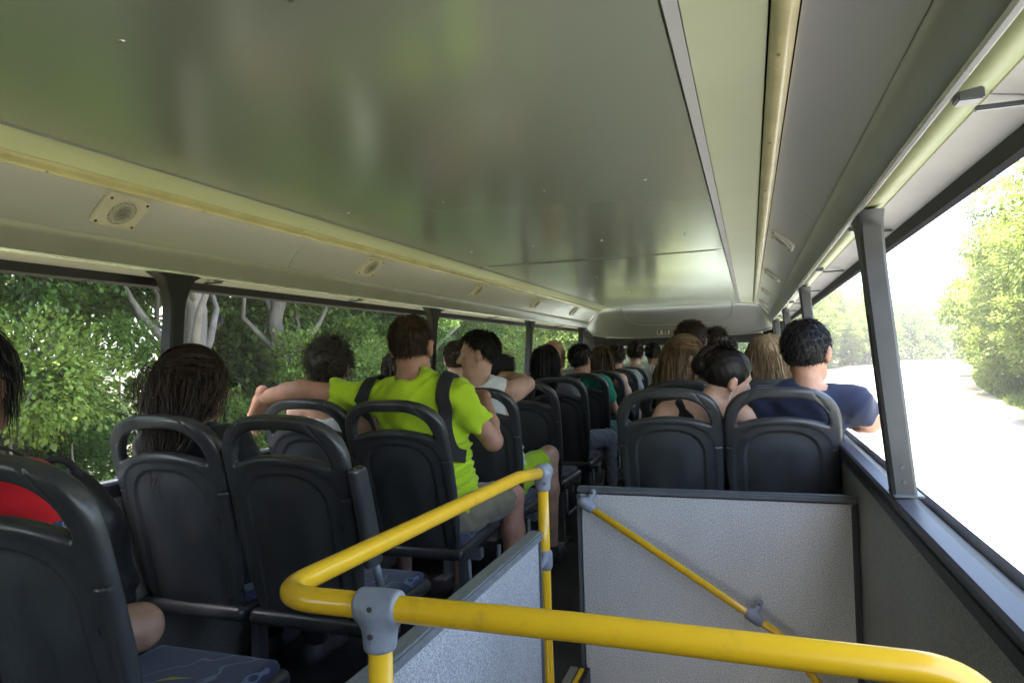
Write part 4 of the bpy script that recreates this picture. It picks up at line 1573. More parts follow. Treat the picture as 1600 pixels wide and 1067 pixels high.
        if style == 'tank':
            for S, sx in ((sL, -1), (sR, 1)):
                tp.append(ell(S + Lx * sx * 0.018 - up * 0.055, A(0.062, 0.14, 0.125), M, 0.012, 'sub'))
        if style == 'straps':
            def high(P):
                return (P - (chest + up * strapz)) @ up
            tp.append(Prim(high, (0, 0, 0), (0, 0, 0), 0.006, 'int'))
        def low(P):
            return (pel[2] - 0.055) - P[:, 2]
        tp.append(Prim(low, (0, 0, 0), (0, 0, 0), 0.01, 'int'))
        Vt, Ft = solid(tp, res, folds)
        gname = {'tee': 'shirt', 'long': 'shirt', 'polo': 'shirt', 'tank': 'tank_top', 'straps': 'strap_top'}[style]
        link(gname, mesh_np(gname, Vt - L0, Ft), mt_, o, True)
        coll = coll + tp[:5]
    # bottom
    if legs:
        nm, col, fr = bottom
        pp = [econe(pel + up * 0.05, pel - up * 0.02, 0.150 * b + 0.006, 0.158 * b + 0.006, M, 0.80, 0.04)]
        for hp_, k, an in pants:
            if fr <= 1.0:
                end = hp_ + (k - hp_) * fr
                pp.append(cone(hp_, end, 0.094 * b, 0.078, 0.035))
                dd = unit(k - hp_)
                def cut(P, end=end, dd=dd):
                    ax = (P - end) @ dd
                    rad = np.linalg.norm(P - end - ax[:, None] * dd, axis=1)
                    return np.maximum(-ax, rad - 0.11)
                pp.append(Prim(cut, end - 0.13, end + 0.13, 0.004, 'sub'))
            else:
                pp += [cone(hp_, k, 0.094 * b, 0.068, 0.035), cone(k, an + A(0, 0, 0.03), 0.066, 0.055, 0.03)]
        wr = lambda P: 0.004 * np.sin(P @ A(60, 30, 85) + 2 * np.sin(P @ A(20, 25, -18)))
        Vt, Ft = solid(pp, max(res, 0.014), wr)
        nm2 = 'shorts' if fr <= 1.0 else 'trousers'
        link(nm2, mesh_np(nm2, Vt - L0, Ft), cloth(nm, col), o, True)
        for sp in shoes:
            Vt, Ft = solid(sp, max(res, 0.013))
            link('shoe', mesh_np('shoe', Vt - L0, Ft), mat('shoe_%d_%d' % (int(shoe[0] * 100), int(shoe[1] * 100)), shoe, rough=0.6, var=0.2, vscale=30), o, True)
    # hair
    if hairs is not None:
        kind, hname, hcol, kw = hairs
        kw = dict(kw)
        parts = hair(kind, hc, H, hs, coll, kw.pop('n', 900), seed, res=min(res, 0.008), **kw)
        if parts:
            Vt, Ft = merge(parts)
            link('hair', mesh_np('hair', Vt - L0, Ft), hairm(hname, hcol), o, True)
            # eyebrows follow the hair colour
            for sx in (-1, 1):
                eb = [T(sx * x, y, z) - L0 for x, y, z in ((0.013, 0.0895, 0.022), (0.028, 0.0885, 0.0265), (0.046, 0.079, 0.021))]
                MB().tube(eb, [0.003, 0.0036, 0.002], 6).build('eyebrow', hairm(hname, hcol), o, smooth=True)
    if glasses:
        mb = MB()
        for sx in (-1, 1):
            cen = T(sx * 0.033, 0.105, -0.002)
            ring = [cen + H @ (A(0.023 * math.cos(a), 0, 0.018 * math.sin(a)) * hs) - L0 for a in np.linspace(0, 6.283, 17)]
            mb.tube(ring, 0.0016, 6, caps=False)
            mb.tube([T(sx * 0.056, 0.103, 0.004) - L0, T(sx * 0.078, 0.06, 0.006) - L0, T(sx * 0.082, -0.005, 0.006) - L0, T(sx * 0.080, -0.022, -0.008) - L0], 0.0018, 6)
        mb.tube([T(-0.011, 0.105, 0.002) - L0, T(0, 0.107, 0.006) - L0, T(0.011, 0.105, 0.002) - L0], 0.0016, 6)
        mb.build('glasses', M_INK, o, smooth=True)
    tag(o, label, 'person', 'passengers on the upper deck')
    return dict(o=o, L0=L0, T=T, H=H, coll=coll, nb=nb, sL=sL, sR=sR, up=up, Lx=Lx, Fx=Fx, chest=chest, M=M, pel=pel, eL=eL, eR=eR)

def ribbon(P, pts, width, thick, off, material, name='strap', n=26, parent=None):
    """a flat strap laid over the clothed body"""
    pts = catmull([A(p) for p in pts], 10)
    for _ in range(6):
        d = ev(P['coll'], pts)
        pts = pts + grad(P['coll'], pts, 0.006) * np.clip(off - d, -0.05, 0.05)[:, None]
    k = np.ones(5) / 5
    sm = np.stack([np.convolve(np.pad(pts[:, i], 2, mode='edge'), k, 'valid') for i in range(3)], 1)
    nrm = grad(P['coll'], sm, 0.008)
    t = np.gradient(sm, axis=0)
    t /= np.linalg.norm(t, axis=1, keepdims=True) + 1e-9
    b = np.cross(t, nrm)
    b /= np.linalg.norm(b, axis=1, keepdims=True) + 1e-9
    nrm = np.cross(b, t)
    V, F = [], []
    for i in range(len(sm)):
        for sx, sn in ((-1, 0), (-0.9, 1), (0.9, 1), (1, 0), (0.9, -1), (-0.9, -1)):
            V.append(sm[i] + b[i] * sx * width / 2 + nrm[i] * sn * thick / 2 - P['L0'])
    for i in range(len(sm) - 1):
        for q in range(6):
            F.append((i * 6 + q, i * 6 + (q + 1) % 6, i * 6 + 6 + (q + 1) % 6, i * 6 + 6 + q))
    F += [tuple(range(6)), tuple(range((len(sm) - 1) * 6, len(sm) * 6))]
    return MB().add(V, F).build(name, material, parent or P['o'], angle=50)

rowL = lambda i: 0.86 + PITCHROW * i
rowR = lambda i: 2.90 + PITCHROW * i
DK, BK, BR, LB = (0.018, 0.012, 0.009), (0.007, 0.006, 0.006), (0.045, 0.026, 0.014), (0.16, 0.10, 0.05)
M_STRAP = mat('strap_black_webbing', (0.012, 0.012, 0.013), rough=0.8, bump=0.2, bscale=300, bdist=0.002)

# nearest on the left: red shirt
p1 = person('person in a red short-sleeved shirt with dark hair at the left edge of the picture', (-0.82, 1.04, 1.175), rowL(0), 'olive', hyaw=18, res=0.009, pelvis=(-0.83, 1.19, 0.53), rneck=0.095, neckl=0.185,
            top=('red', (0.50, 0.012, 0.018), 'tee'), bottom=('dark_denim', (0.03, 0.035, 0.05), 0.42), sh=0.172, bulk=1.06, seed=3,
            hairs=('long', 'black', BK, dict(n=1600, length=0.12, wave=0.15, vol=0.012, line=-0.02, rad=0.0010)),
            kneeR=(-0.675, 1.355, 0.53), ankleR=(-0.90, 1.40, 0.48), kneeL=(-1.0, 1.52, 0.47), armR=((-0.56, 1.05, 0.74), (-0.70, 1.26, 0.64)))
ribbon(p1, [p1['nb'] + p1['Lx'] * 0.105 + A(0, 0.10, -0.06), p1['nb'] + p1['Lx'] * 0.10 + A(0, 0, 0.03), p1['nb'] + p1['Lx'] * 0.085 + A(0, -0.12, -0.10), p1['nb'] + p1['Lx'] * 0.07 + A(0, -0.15, -0.30)], 0.03, 0.004, 0.008, M_STRAP)
# printed cuff of the red sleeve
def cuff_mat():
    m = bpy.data.materials.new('printed_flower_cuff')
    m.use_nodes = True
    nt = m.node_tree
    b = nt.nodes['Principled BSDF']
    b.inputs['Roughness'].default_value = 0.8
    tc = nt.nodes.new('ShaderNodeTexCoord')
    v = nt.nodes.new('ShaderNodeTexVoronoi')
    v.inputs['Scale'].default_value = 62
    nt.links.new(tc.outputs['Object'], v.inputs['Vector'])
    rp = nt.nodes.new('ShaderNodeValToRGB')
    e = rp.color_ramp.elements
    e[0].position, e[0].color = 0.12, (0.25, 0.18, 0.04, 1)
    e[1].position, e[1].color = 0.62, (0.015, 0.03, 0.10, 1)
    x = e.new(0.25); x.color = (0.01, 0.012, 0.03, 1)
    x = e.new(0.38); x.color = (0.30, 0.32, 0.36, 1)
    x = e.new(0.48); x.color = (0.02, 0.035, 0.12, 1)
    nt.links.new(v.outputs['Distance'], rp.inputs[0])
    nt.links.new(rp.outputs[0], b.inputs['Base Color'])
    return m
S, E = p1['sR'], p1['eR']
V, F = solid([cone(S + (E - S) * 0.40, S + (E - S) * 0.66, 0.0705, 0.0715, 0.002),
              Prim(lambda P: -((P - (S + (E - S) * 0.43)) @ unit(E - S)), (0, 0, 0), (0, 0, 0), 0.002, 'int'),
              Prim(lambda P: (P - (S + (E - S) * 0.62)) @ unit(E - S), (0, 0, 0), (0, 0, 0), 0.002, 'int')], 0.006)
link('printed_cuff', mesh_np('printed_cuff', V - p1['L0'], F), cuff_mat(), p1['o'], True)

# ponytail woman in black, second row window seat
p2 = person('person with long dark brown tied-back hair in a black top by the second left window', (-0.955, 1.845, 1.13), rowL(1), 'olive', ears=False, hyaw=-26, hpitch=-4, res=0.009, sh=0.165,
            top=('black', (0.010, 0.010, 0.011), 'long'), bottom=('black_trousers', (0.012, 0.012, 0.014), 2), seed=5,
            hairs=('half', 'dark_brown', (0.030, 0.018, 0.011), dict(n=4000, length=0.34, tie=(0.0, -0.108, 0.055), tail=(-0.965, 1.69, 0.86), wave=0.75, vol=0.006, rad=0.0010, fly=0.34)))
# curly grey-dark hair, white cross-strap top
p3 = person('person with curly dark greying hair in a white cross-strap top beside the neon shirt', (-0.965, 2.66, 1.175), rowL(2), 'fair', hyaw=15, res=0.009, sh=0.16,
            top=('white', (0.78, 0.78, 0.77), 'straps'), bottom=('white_shorts', (0.5, 0.5, 0.5), 0.5), strapz=0.13, seed=8,
            hairs=('curly', 'salt_pepper', (0.05, 0.042, 0.034), dict(n=3000, length=0.05, vol=0.016, line=-0.012, rad=0.0011)))
for a, b_ in ((0.075, -0.07), (-0.075, 0.07)):
    ribbon(p3, [p3['nb'] + p3['Lx'] * a + A(0, 0.02, -0.005), p3['nb'] + p3['Lx'] * a * 0.9 + A(0, -0.09, -0.06), p3['nb'] + A(0, -0.13, -0.13) + p3['Lx'] * (a + b_) / 2, p3['nb'] + p3['Lx'] * b_ + A(0, -0.13, -0.22)], 0.017, 0.004, 0.005, cloth('white_strap', (0.78, 0.78, 0.77)))

# neon shirt man
p4 = person('person in a neon yellow-green T-shirt with black backpack straps, arm along the seat', (-0.515, 2.60, 1.255), rowL(2), 'ruddy', hs=1.06, hyaw=4, hpitch=-3, res=0.009, sh=0.198, bulk=1.16,
            tyaw=2, pelvis=(-0.455, 2.71, 0.55), top=('neon', (0.42, 0.60, 0.022), 'tee'), bottom=('khaki', (0.20, 0.17, 0.11), 0.86), sleeve=0.62, seed=13, fold=1.7,
            armL=((-0.955, 2.44, 1.085), (-1.155, 2.42, 1.055)), armR=((-0.205, 2.72, 0.845), (-0.36, 3.02, 1.02)), handcurl=(0.22, 0.65), handn=((-0.85, 0.1, 0.45), (0.1, -0.25, 1)), handd=((-0.42, 0.10, -0.9), (-0.55, 0.72, 0.12)),
            kneeL=(-0.52, 3.10, 0.52), kneeR=(-0.245, 3.05, 0.545), shoe=(0.10, 0.09, 0.08),
            hairs=('balding', 'brown_short', (0.045, 0.026, 0.016), dict(n=7500, length=0.019, vol=0.003, rad=0.0007, line=-0.028)))
nb, Lx = p4['nb'], p4['Lx']
ribbon(p4, [nb + Lx * 0.15 + A(0, 0.11, -0.10), nb + Lx * 0.165 + A(0, 0.02, 0.02), nb + Lx * 0.185 + A(0, -0.10, -0.05), nb + Lx * 0.22 + A(0, -0.12, -0.16), nb + Lx * 0.215 + A(0, -0.06, -0.26), nb + Lx * 0.19 + A(0, 0.04, -0.30)], 0.056, 0.010, 0.014, M_STRAP, 'backpack_strap')
ribbon(p4, [nb - Lx * 0.15 + A(0, 0.11, -0.10), nb - Lx * 0.165 + A(0, 0.02, 0.02), nb - Lx * 0.185 + A(0, -0.10, -0.05), nb - Lx * 0.215 + A(0, -0.12, -0.16), nb - Lx * 0.205 + A(0, -0.06, -0.26), nb - Lx * 0.18 + A(0, 0.04, -0.30)], 0.056, 0.010, 0.014, M_STRAP, 'backpack_strap')

# hidden neighbour, magenta shirt, white tank
person('person with dark brown hair half hidden behind the neon-shirted passenger', (-1.03, 3.45, 1.13), rowL(3), 'fair', res=0.017, sh=0.16, top=('grey_top', (0.14, 0.14, 0.15), 'tee'), seed=21,
       hairs=('long', 'brown', (0.03, 0.018, 0.012), dict(n=600, length=0.16, vol=0.014, rad=0.002)))
person('person in a magenta polo shirt with short brown hair by the fourth left window', (-0.99, 4.15, 1.19), rowL(4), 'fair', hyaw=14, res=0.014, sh=0.17, top=('magenta', (0.20, 0.012, 0.085), 'polo'), seed=22,
       hairs=('short', 'brown', (0.032, 0.018, 0.011), dict(n=900, length=0.022, vol=0.006, rad=0.0016)))
p7 = person('young person in a white tank top with neon shorts, face turned to the left', (-0.545, 3.42, 1.215), rowL(3), 'fair', hyaw=106, hpitch=-3, hroll=2, res=0.007, sh=0.172, tyaw=14, bulk=0.94,
            pelvis=(-0.46, 3.46, 0.545), top=('white_tank', (0.70, 0.70, 0.66), 'tank'), bottom=('neon_shorts', (0.40, 0.62, 0.025), 0.72), fold=0.8, seed=33,
            armR=((-0.30, 3.50, 1.05), (-0.47, 3.72, 1.09)), armL=((-0.74, 3.52, 0.82), (-0.62, 3.72, 0.72)), kneeR=(-0.285, 3.82, 0.62), kneeL=(-0.55, 3.88, 0.55), shoe=(0.03, 0.03, 0.03),
            handcurl=(0.5, 0.7), handn=(None, (0.3, -0.3, 0.8)),
            hairs=('short', 'near_black', (0.010, 0.008, 0.007), dict(n=4500, length=0.024, vol=0.011, rad=0.0009, line=0.030)))
person('person with black hair low behind the white tank top arm', (-0.93, 4.86, 1.09), rowL(5), 'tan', res=0.018, top=('dark_top', (0.03, 0.03, 0.035), 'tee'), seed=23,
       hairs=('short', 'black', BK, dict(n=500, length=0.03, vol=0.012, rad=0.002)))
person('person with sleek long black hair in a grey shirt, fifth row aisle seat', (-0.60, 4.90, 1.15), rowL(5), 'tan', hyaw=-8, res=0.014, top=('grey_shirt', (0.17, 0.17, 0.18), 'tee'), bottom=('grey_jeans', (0.16, 0.17, 0.19), 2), seed=24,
       kneeR=(-0.26, 5.45, 0.53), shoe=(0.35, 0.02, 0.03),
       hairs=('long', 'black', BK, dict(n=1300, length=0.34, vol=0.010, rad=0.0018, tail=(-0.60, 4.78, 0.6))))
person('bald person with dark glasses in a beige shirt behind the sleek black hair', (-0.735, 5.62, 1.205), rowL(6), 'fair', hyaw=-38, res=0.013, hs=1.04, top=('beige', (0.30, 0.28, 0.21), 'tee'), glasses=True, seed=25)
person('person with black hair in a teal green T-shirt, sixth row aisle seat', (-0.515, 5.66, 1.16), rowL(6), 'tan', hyaw=-25, res=0.014, top=('teal', (0.015, 0.20, 0.125), 'tee'), bottom=('green_trousers', (0.05, 0.12, 0.09), 2), seed=26, sh=0.185,
       kneeR=(-0.24, 6.15, 0.54),
       hairs=('short', 'black', BK, dict(n=900, length=0.03, vol=0.012, rad=0.002)))
person('person with long light brown hair in an orange brown top, seventh row aisle seat', (-0.49, 6.43, 1.155), rowL(7), 'fair', hyaw=-15, res=0.018, top=('rust', (0.20, 0.09, 0.03), 'tank'), seed=27,
       hairs=('long', 'light_brown', (0.07, 0.04, 0.02), dict(n=900, length=0.42, vol=0.012, rad=0.0024, wave=0.1)))
person('person with dark hair beyond the long light brown hair', (-0.50, 7.20, 1.165), rowL(8), 'tan', res=0.019, top=('pale_grey', (0.3, 0.3, 0.3), 'tee'), seed=28,
       hairs=('short', 'dark', DK, dict(n=500, length=0.04, vol=0.014, rad=0.003)))
person('person with a curly dark bun in a pale lace top near the windscreen', (-0.42, 7.97, 1.20), rowL(9), 'fair', res=0.018, top=('lace', (0.45, 0.43, 0.36), 'tee'), seed=29,
       hairs=('curly', 'dark', DK, dict(n=600, length=0.06, vol=0.010, rad=0.003)))
person('person with short black hair, farthest front seat by the windscreen', (-0.27, 8.35, 1.19), 8.02, 'tan', res=0.019, top=('dark_top', (0.03, 0.03, 0.035), 'tee'), seed=30,
       hairs=('short', 'black', BK, dict(n=500, length=0.03, vol=0.010, rad=0.003)))

# right side
p16 = person('person with long straight dark blond hair and glasses, second row right of the aisle', (0.505, 3.86, 1.155), rowR(1), 'fair', hyaw=-60, hpitch=-8, res=0.009, sh=0.165, top=('olive', (0.06, 0.055, 0.035), 'tee'), glasses=True, seed=35,
             hairs=('half', 'dark_blond', (0.17, 0.105, 0.05), dict(n=2600, tie=(0.0, -0.110, 0.050), length=0.46, vol=0.008, rad=0.0011, tail=(0.36, 3.70, 0.70), fly=0.22)))
person('tall person with tousled brown hair seated ahead of the dark blond hair', (0.475, 4.66, 1.265), rowR(2), 'fair', hs=1.08, res=0.013, top=('brown_shirt', (0.05, 0.045, 0.035), 'tee'), seed=36, sh=0.19,
       hairs=('short', 'brown', (0.05, 0.032, 0.018), dict(n=2500, length=0.032, vol=0.012, rad=0.0011)))
person('person with thick dark brown hair, fourth row right of the aisle', (0.595, 5.42, 1.245), rowR(3), 'tan', hs=1.04, res=0.017, top=('dark_top', (0.03, 0.03, 0.035), 'tee'), seed=37,
       hairs=('short', 'dark', DK, dict(n=800, length=0.035, vol=0.012, rad=0.0022)))
person('person with short brown hair seen small against the windscreen', (0.64, 6.95, 1.21), rowR(5), 'tan', res=0.019, top=('dark_top', (0.03, 0.03, 0.035), 'tee'), seed=38,
       hairs=('short', 'brown', (0.05, 0.032, 0.018), dict(n=500, length=0.025, vol=0.008, rad=0.0025)))
p20 = person('person in a black strap top with braided dark hair leaning towards the navy shirt', (0.745, 3.10, 1.085), rowR(0), 'fair', hyaw=-60, hpitch=-16, hroll=17, neckl=0.118, res=0.009, sh=0.165, lean=0.25, tyaw=-8,
             pelvis=(0.53, 3.21, 0.53), top=('black', (0.010, 0.010, 0.011), 'straps'), strapz=0.185, seed=41, armL=((0.43, 3.06, 0.83), (0.55, 3.30, 0.70)),
             hairs=('updo', 'darkest_brown', (0.009, 0.006, 0.005), dict(n=3400, length=0.05, vol=0.005, fly=0.36, wave=0.3, tie=(-0.050, -0.115, 0.010), rad=0.0009, line=-0.025)))
nb, Lx = p20['nb'], p20['Lx']
blk = cloth('black', (0.010, 0.010, 0.011))
ribbon(p20, [nb + Lx * 0.09 + A(0, 0.02, -0.02), nb + Lx * 0.08 + A(0, -0.10, -0.07), nb + A(0, -0.12, -0.13), nb - Lx * 0.10 + A(0, -0.12, -0.20)], 0.032, 0.004, 0.008, blk)
ribbon(p20, [nb - Lx * 0.09 + A(0, 0.02, -0.02), nb - Lx * 0.08 + A(0, -0.10, -0.07), nb + A(0, -0.12, -0.13), nb + Lx * 0.10 + A(0, -0.12, -0.20)], 0.032, 0.004, 0.008, blk)
# braid from the crown to the knot, earring, tattoo
T = p20['T']
mb = MB()
br = [T(0.02, -0.03, 0.142), T(-0.035, -0.07, 0.125), T(-0.06, -0.105, 0.085), T(-0.06, -0.125, 0.035), T(-0.055, -0.125, -0.02)]
bc = catmull(br, 7)
for i in range(len(bc) - 1):
    for ph in (0, 2.09, 4.19):
        a = i * 0.9 + ph
        c = (bc[i] + bc[i + 1]) / 2
        dv = unit(bc[i + 1] - bc[i])
        e1 = unit(np.cross(dv, A(0.3, 0.5, 0.8)))
        e2 = np.cross(dv, e1)
        q = c + (e1 * math.cos(a) + e2 * math.sin(a)) * 0.010 - p20['L0']
        mb.tube([q - dv * 0.014, q - dv * 0.006, q + dv * 0.006, q + dv * 0.014], [0.003, 0.009, 0.009, 0.003], 7)
mb.build('braid', hairm('darkest_brown', (0.009, 0.006, 0.005)), p20['o'], smooth=True)
for dz in (0, 0.014, 0.024):
    q = Vector(T(0.086, -0.006, -0.046 - dz) - p20['L0'])
    MB().tube([q + Vector((0, 0, 0.006)), q, q - Vector((0, 0, 0.006))], [0.002, 0.0042, 0.002], 7).build('earring', M_CHROME, p20['o'], smooth=True)
tat = []
for k in range(3):
    f0 = p20['sL'] + (p20['eL'] - p20['sL']) * (0.30 + 0.10 * k)
    ribbon(p20, [f0 + A(-0.03, -0.045, 0), f0 + A(0.0, -0.055, 0.006), f0 + A(0.03, -0.045, 0.0)], 0.006, 0.001, 0.0012, mat('tattoo_ink', (0.05, 0.045, 0.05), rough=0.6), 'tattoo')
person('person with long wind-blown dark blond hair, second row by the right window', (0.925, 3.87, 1.145), rowR(1), 'fair', hyaw=-10, res=0.009, top=('blue', (0.10, 0.16, 0.3), 'tee'), seed=43,
       hairs=('long', 'ash_blond', (0.22, 0.15, 0.075), dict(n=2600, length=0.36, vol=0.014, rad=0.0010, wave=0.2, line=-0.03, fly=0.3)))
person('person in a pale blue top half hidden behind the black-haired head by the window', (1.01, 4.68, 1.16), rowR(2), 'fair', hyaw=-30, res=0.017, top=('pale_blue', (0.35, 0.45, 0.6), 'tee'), seed=44,
       hairs=('long', 'ash_blond', (0.22, 0.15, 0.075), dict(n=700, length=0.22, vol=0.012, rad=0.002)))
p23 = person('person in a navy T-shirt with short black hair resting an arm on the right sill', (1.065, 3.10, 1.185), rowR(0), 'tan', hs=1.06, hyaw=-24, hpitch=-2, res=0.009, sh=0.183, bulk=1.06, pelvis=(0.97, 3.21, 0.54),
             top=('navy', (0.013, 0.018, 0.042), 'tee'), seed=47, sleeve=0.66,
             armR=((1.30, 3.17, 0.885), (1.235, 3.42, 0.865)), handcurl=(0.5, 0.25),
             hairs=('short', 'black', BK, dict(n=6000, length=0.017, vol=0.010, rad=0.0008, line=-0.016)))

# ------------------------------------------------------------------ things people carry
def phone():
    c = Vector((-0.545, 3.80, 1.165))
    o = empty('phone', c, math.radians(8))
    V, F = solid([Prim(lambda P: np.linalg.norm(np.maximum(np.abs(P) - A(0.036, 0.004, 0.073) + 0.004, 0), axis=1) - 0.004, (-0.04, -0.008, -0.08), (0.04, 0.008, 0.08), 0.001)], 0.004)
    V = V[:, [2, 1, 0]]
    F = F[:, ::-1]
    link('phone_case', mesh_np('phone_case', V, F), M_INK, o, True)
    MB().bbox(-0.062, 0.062, -0.0052, -0.0042, -0.031, 0.031, 0.0003).build('screen', mat('phone_screen', (0.02, 0.022, 0.025), rough=0.1), o)
    tag(o, 'black phone held up sideways by the person in the white tank top', 'phone')
phone()
def black_bag():
    o = empty('black_bag', (-0.98, 1.30, 0.40))
    L = A(o.location)
    pr = [ell((-0.925, 1.36, 0.66), (0.12, 0.13, 0.22), None, 0.05), ell((-0.91, 1.32, 0.83), (0.085, 0.09, 0.11), None, 0.06), cone((-0.97, 1.32, 0.58), (-0.90, 1.38, 0.58), 0.11, 0.10, 0.05),
          cone((-0.84, 1.36, 0.80), (-0.845, 1.34, 0.68), 0.04, 0.04, 0.03)]
    V, F = solid(pr, 0.009, lambda P: 0.006 * np.sin(P @ A(50, 40, 30) + 2 * np.sin(P @ A(15, 22, 30))))
    link('bag_body', mesh_np('bag_body', V - L, F), mat('bag_black_nylon', (0.009, 0.009, 0.010), rough=0.55, bump=0.2, bscale=200, bdist=0.002), o, True)
    for k, p in enumerate(((-0.812, 1.33, 0.83), (-0.808, 1.33, 0.79), (-0.808, 1.325, 0.76))):
        q = A(p) - L
        MB().tube([Vector(q), Vector(q + A(0.012, -0.012, 0.004))], 0.007, 8).build('buckle', M_CHROME, o, smooth=True)
    pts = [(-0.95, 1.29, 0.91), (-0.92, 1.27, 0.965), (-0.88, 1.30, 0.96), (-0.86, 1.34, 0.88)]
    MB().tube([A(p) - L for p in catmull(pts, 6)], 0.010, 8).build('handle', M_STRAP, o, smooth=True)
    o.location.x += 0.05
    o.location.y -= 0.01
    tag(o, 'bulky black bag held beside the red shirt under the left window', 'bag')
black_bag()
def bottle_bag():
    o = empty('daypack', (-0.33, 6.62, 0.5))
    L = A(o.location)
    V, F = solid([ell((-0.33, 6.62, 0.68), (0.13, 0.10, 0.17), None, 0.04), cone((-0.40, 6.56, 0.62), (-0.26, 6.56, 0.62), 0.05, 0.05, 0.03)], 0.012, lambda P: 0.005 * np.sin(P @ A(60, 40, 35)))
    link('bag_body', mesh_np('bag_body', V - L, F), M_STRAP, o, True)
    MB().tube([(0.02, -0.05, 0.30), (0.02, -0.05, 0.34)], 0.018, 10).build('red_cap', M_RED, o, smooth=True)
    tag(o, 'small black daypack with a red cap on the lap of the seventh-row passenger', 'bag')
bottle_bag()

# ------------------------------------------------------------------ lighten the figures: fewer, equally smooth faces
_todo = [(o, 0.42 if o.name.startswith('body') else 0.5) for o in bpy.data.objects
         if o.type == 'MESH' and o.parent and o.name.split('.')[0] in ('body', 'shirt', 'shorts', 'trousers', 'shoe', 'tank_top', 'strap_top') and len(o.data.polygons) > 2500]
for o, ratio in _todo:
    md = o.modifiers.new('lighten', 'DECIMATE')
    md.ratio = ratio
_dg = bpy.context.evaluated_depsgraph_get()
_new = [(o, bpy.data.meshes.new_from_object(o.evaluated_get(_dg))) for o, _ in _todo]
for o, me in _new:
    old = o.data
    o.modifiers.clear()
    o.data = me
    me.polygons.foreach_set('use_smooth', [True] * len(me.polygons))
    bpy.data.meshes.remove(old)

# ------------------------------------------------------------------ trees and shrubs
M_BARK = mat('bark_grey_brown', (0.13, 0.11, 0.085), rough=0.9, col2=(0.24, 0.21, 0.17), vscale=5, bump=0.6, bscale=25, stretch=(1, 1, 0.3), bdist=0.03)
M_BARKP = mat('bark_pale', (0.085, 0.075, 0.055), rough=0.9, col2=(0.17, 0.15, 0.115), vscale=4, bump=0.5, bscale=22, stretch=(1, 1, 0.3), bdist=0.03)
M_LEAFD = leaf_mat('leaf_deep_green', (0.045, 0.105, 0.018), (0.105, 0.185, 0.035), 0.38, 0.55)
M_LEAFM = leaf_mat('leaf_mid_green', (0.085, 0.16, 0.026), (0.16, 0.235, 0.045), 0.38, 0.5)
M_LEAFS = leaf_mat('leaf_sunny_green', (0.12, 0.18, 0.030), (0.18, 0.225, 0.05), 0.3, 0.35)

def leaves(centers, dirs, size, seed):
    """diamond leaves, two triangles each"""
    r = np.random.default_rng(seed)
    n = len(centers)
    d = dirs + (r.random((n, 3)) - 0.5) * 1.4
    d[:, 2] -= 0.25
    d /= np.linalg.norm(d, axis=1, keepdims=True)
    t = np.cross(d, np.array([0, 0, 1.0]) + (r.random((n, 3)) - 0.5) * 0.9)
    t /= np.linalg.norm(t, axis=1, keepdims=True) + 1e-9
    nn = np.cross(d, t)
    s = size * (0.6 + 0.8 * r.random(n))[:, None]
    fold = (r.random((n, 1)) - 0.5) * 0.35 * s
    a = centers
    b = centers + d * s * 0.5 + t * s * 0.30 + nn * fold
    c = centers + d * s
    e = centers + d * s * 0.5 - t * s * 0.30 + nn * fold
    V = np.stack([a, b, c, e], 1).reshape(-1, 3)
    return V, np.arange(4 * n).reshape(-1, 4)

def crown_points(blobs, n, seed, shell=0.55):
    """points spread through clumps, mostly near their skins"""
    r = np.random.default_rng(seed)
    w = np.array([b[3] ** 2 for b in blobs])
    pick = r.choice(len(blobs), n, p=w / w.sum())
    B = np.array(blobs)[pick]
    u = r.normal(size=(n, 3))
    u /= np.linalg.norm(u, axis=1, keepdims=True)
    rad = B[:, 3] * (shell + (1 - shell) * r.random(n) ** 0.6)
    lump = 1 + 0.22 * np.sin(u[:, 0] * 7 + B[:, 0] * 3) * np.sin(u[:, 1] * 6 + B[:, 1]) + 0.15 * np.sin(u[:, 2] * 9 + B[:, 2] * 2)
    P = B[:, :3] + u * (rad * lump)[:, None] * np.array([1, 1, 0.8])
    return P, u

def branch_mesh(mb, p0, p1, r0, r1, seed, n=6, wob=0.08):
    r = random.Random(seed)
    p0, p1 = Vector(p0), Vector(p1)
    L = (p1 - p0).length
    pts, rs = [], []
    for k in range(n + 1):
        t = k / n
        j = wob * L * math.sin(math.pi * t)
        pts.append(p0.lerp(p1, t) + Vector((r.uniform(-1, 1), r.uniform(-1, 1), r.uniform(-0.4, 0.4))) * j)
        rs.append(r0 + (r1 - r0) * t)
    mb.tube(pts, rs, 8)
    return pts

def make_tree(name, h, spread, nleaf, lsize, lm, bm, seed, bare=0.35, nbl=16):
    r = random.Random(seed)
    root = empty(name)
    mb = MB()
    trunk = branch_mesh(mb, (0, 0, -0.1), (r.uniform(-.5, .5), r.uniform(-.5, .5), h * 0.72), 0.035 * h ** 0.7 + 0.03, 0.04, seed, 10, 0.035)
    blobs = []
    for i in range(nbl):
        t = bare + (1 - bare) * (i + 0.5) / nbl
        a = i * 2.4 + r.uniform(-.5, .5)
        rr = spread * (0.35 + 0.65 * math.sin(math.pi * min(1, (t - bare) / (1 - bare) * 0.85 + 0.12))) * r.uniform(0.55, 1.0)
        c = Vector((math.cos(a) * rr, math.sin(a) * rr, h * t))
        s = spread * r.uniform(0.28, 0.46)
        blobs.append((c.x, c.y, c.z, s))
        k = min(len(trunk) - 1, max(2, int(t * 0.62 / 0.72 * len(trunk))))
        branch_mesh(mb, trunk[k], c, 0.02 + 0.008 * h * (1 - t), 0.012, seed * 31 + i, 5, 0.10)
    mb.build('trunk', bm, root, smooth=True)
    P, u = crown_points(blobs, nleaf, seed)
    V, F = leaves(P, u, lsize, seed + 5)
    link('crown', mesh_np('crown', V, F), lm, root)
    return root

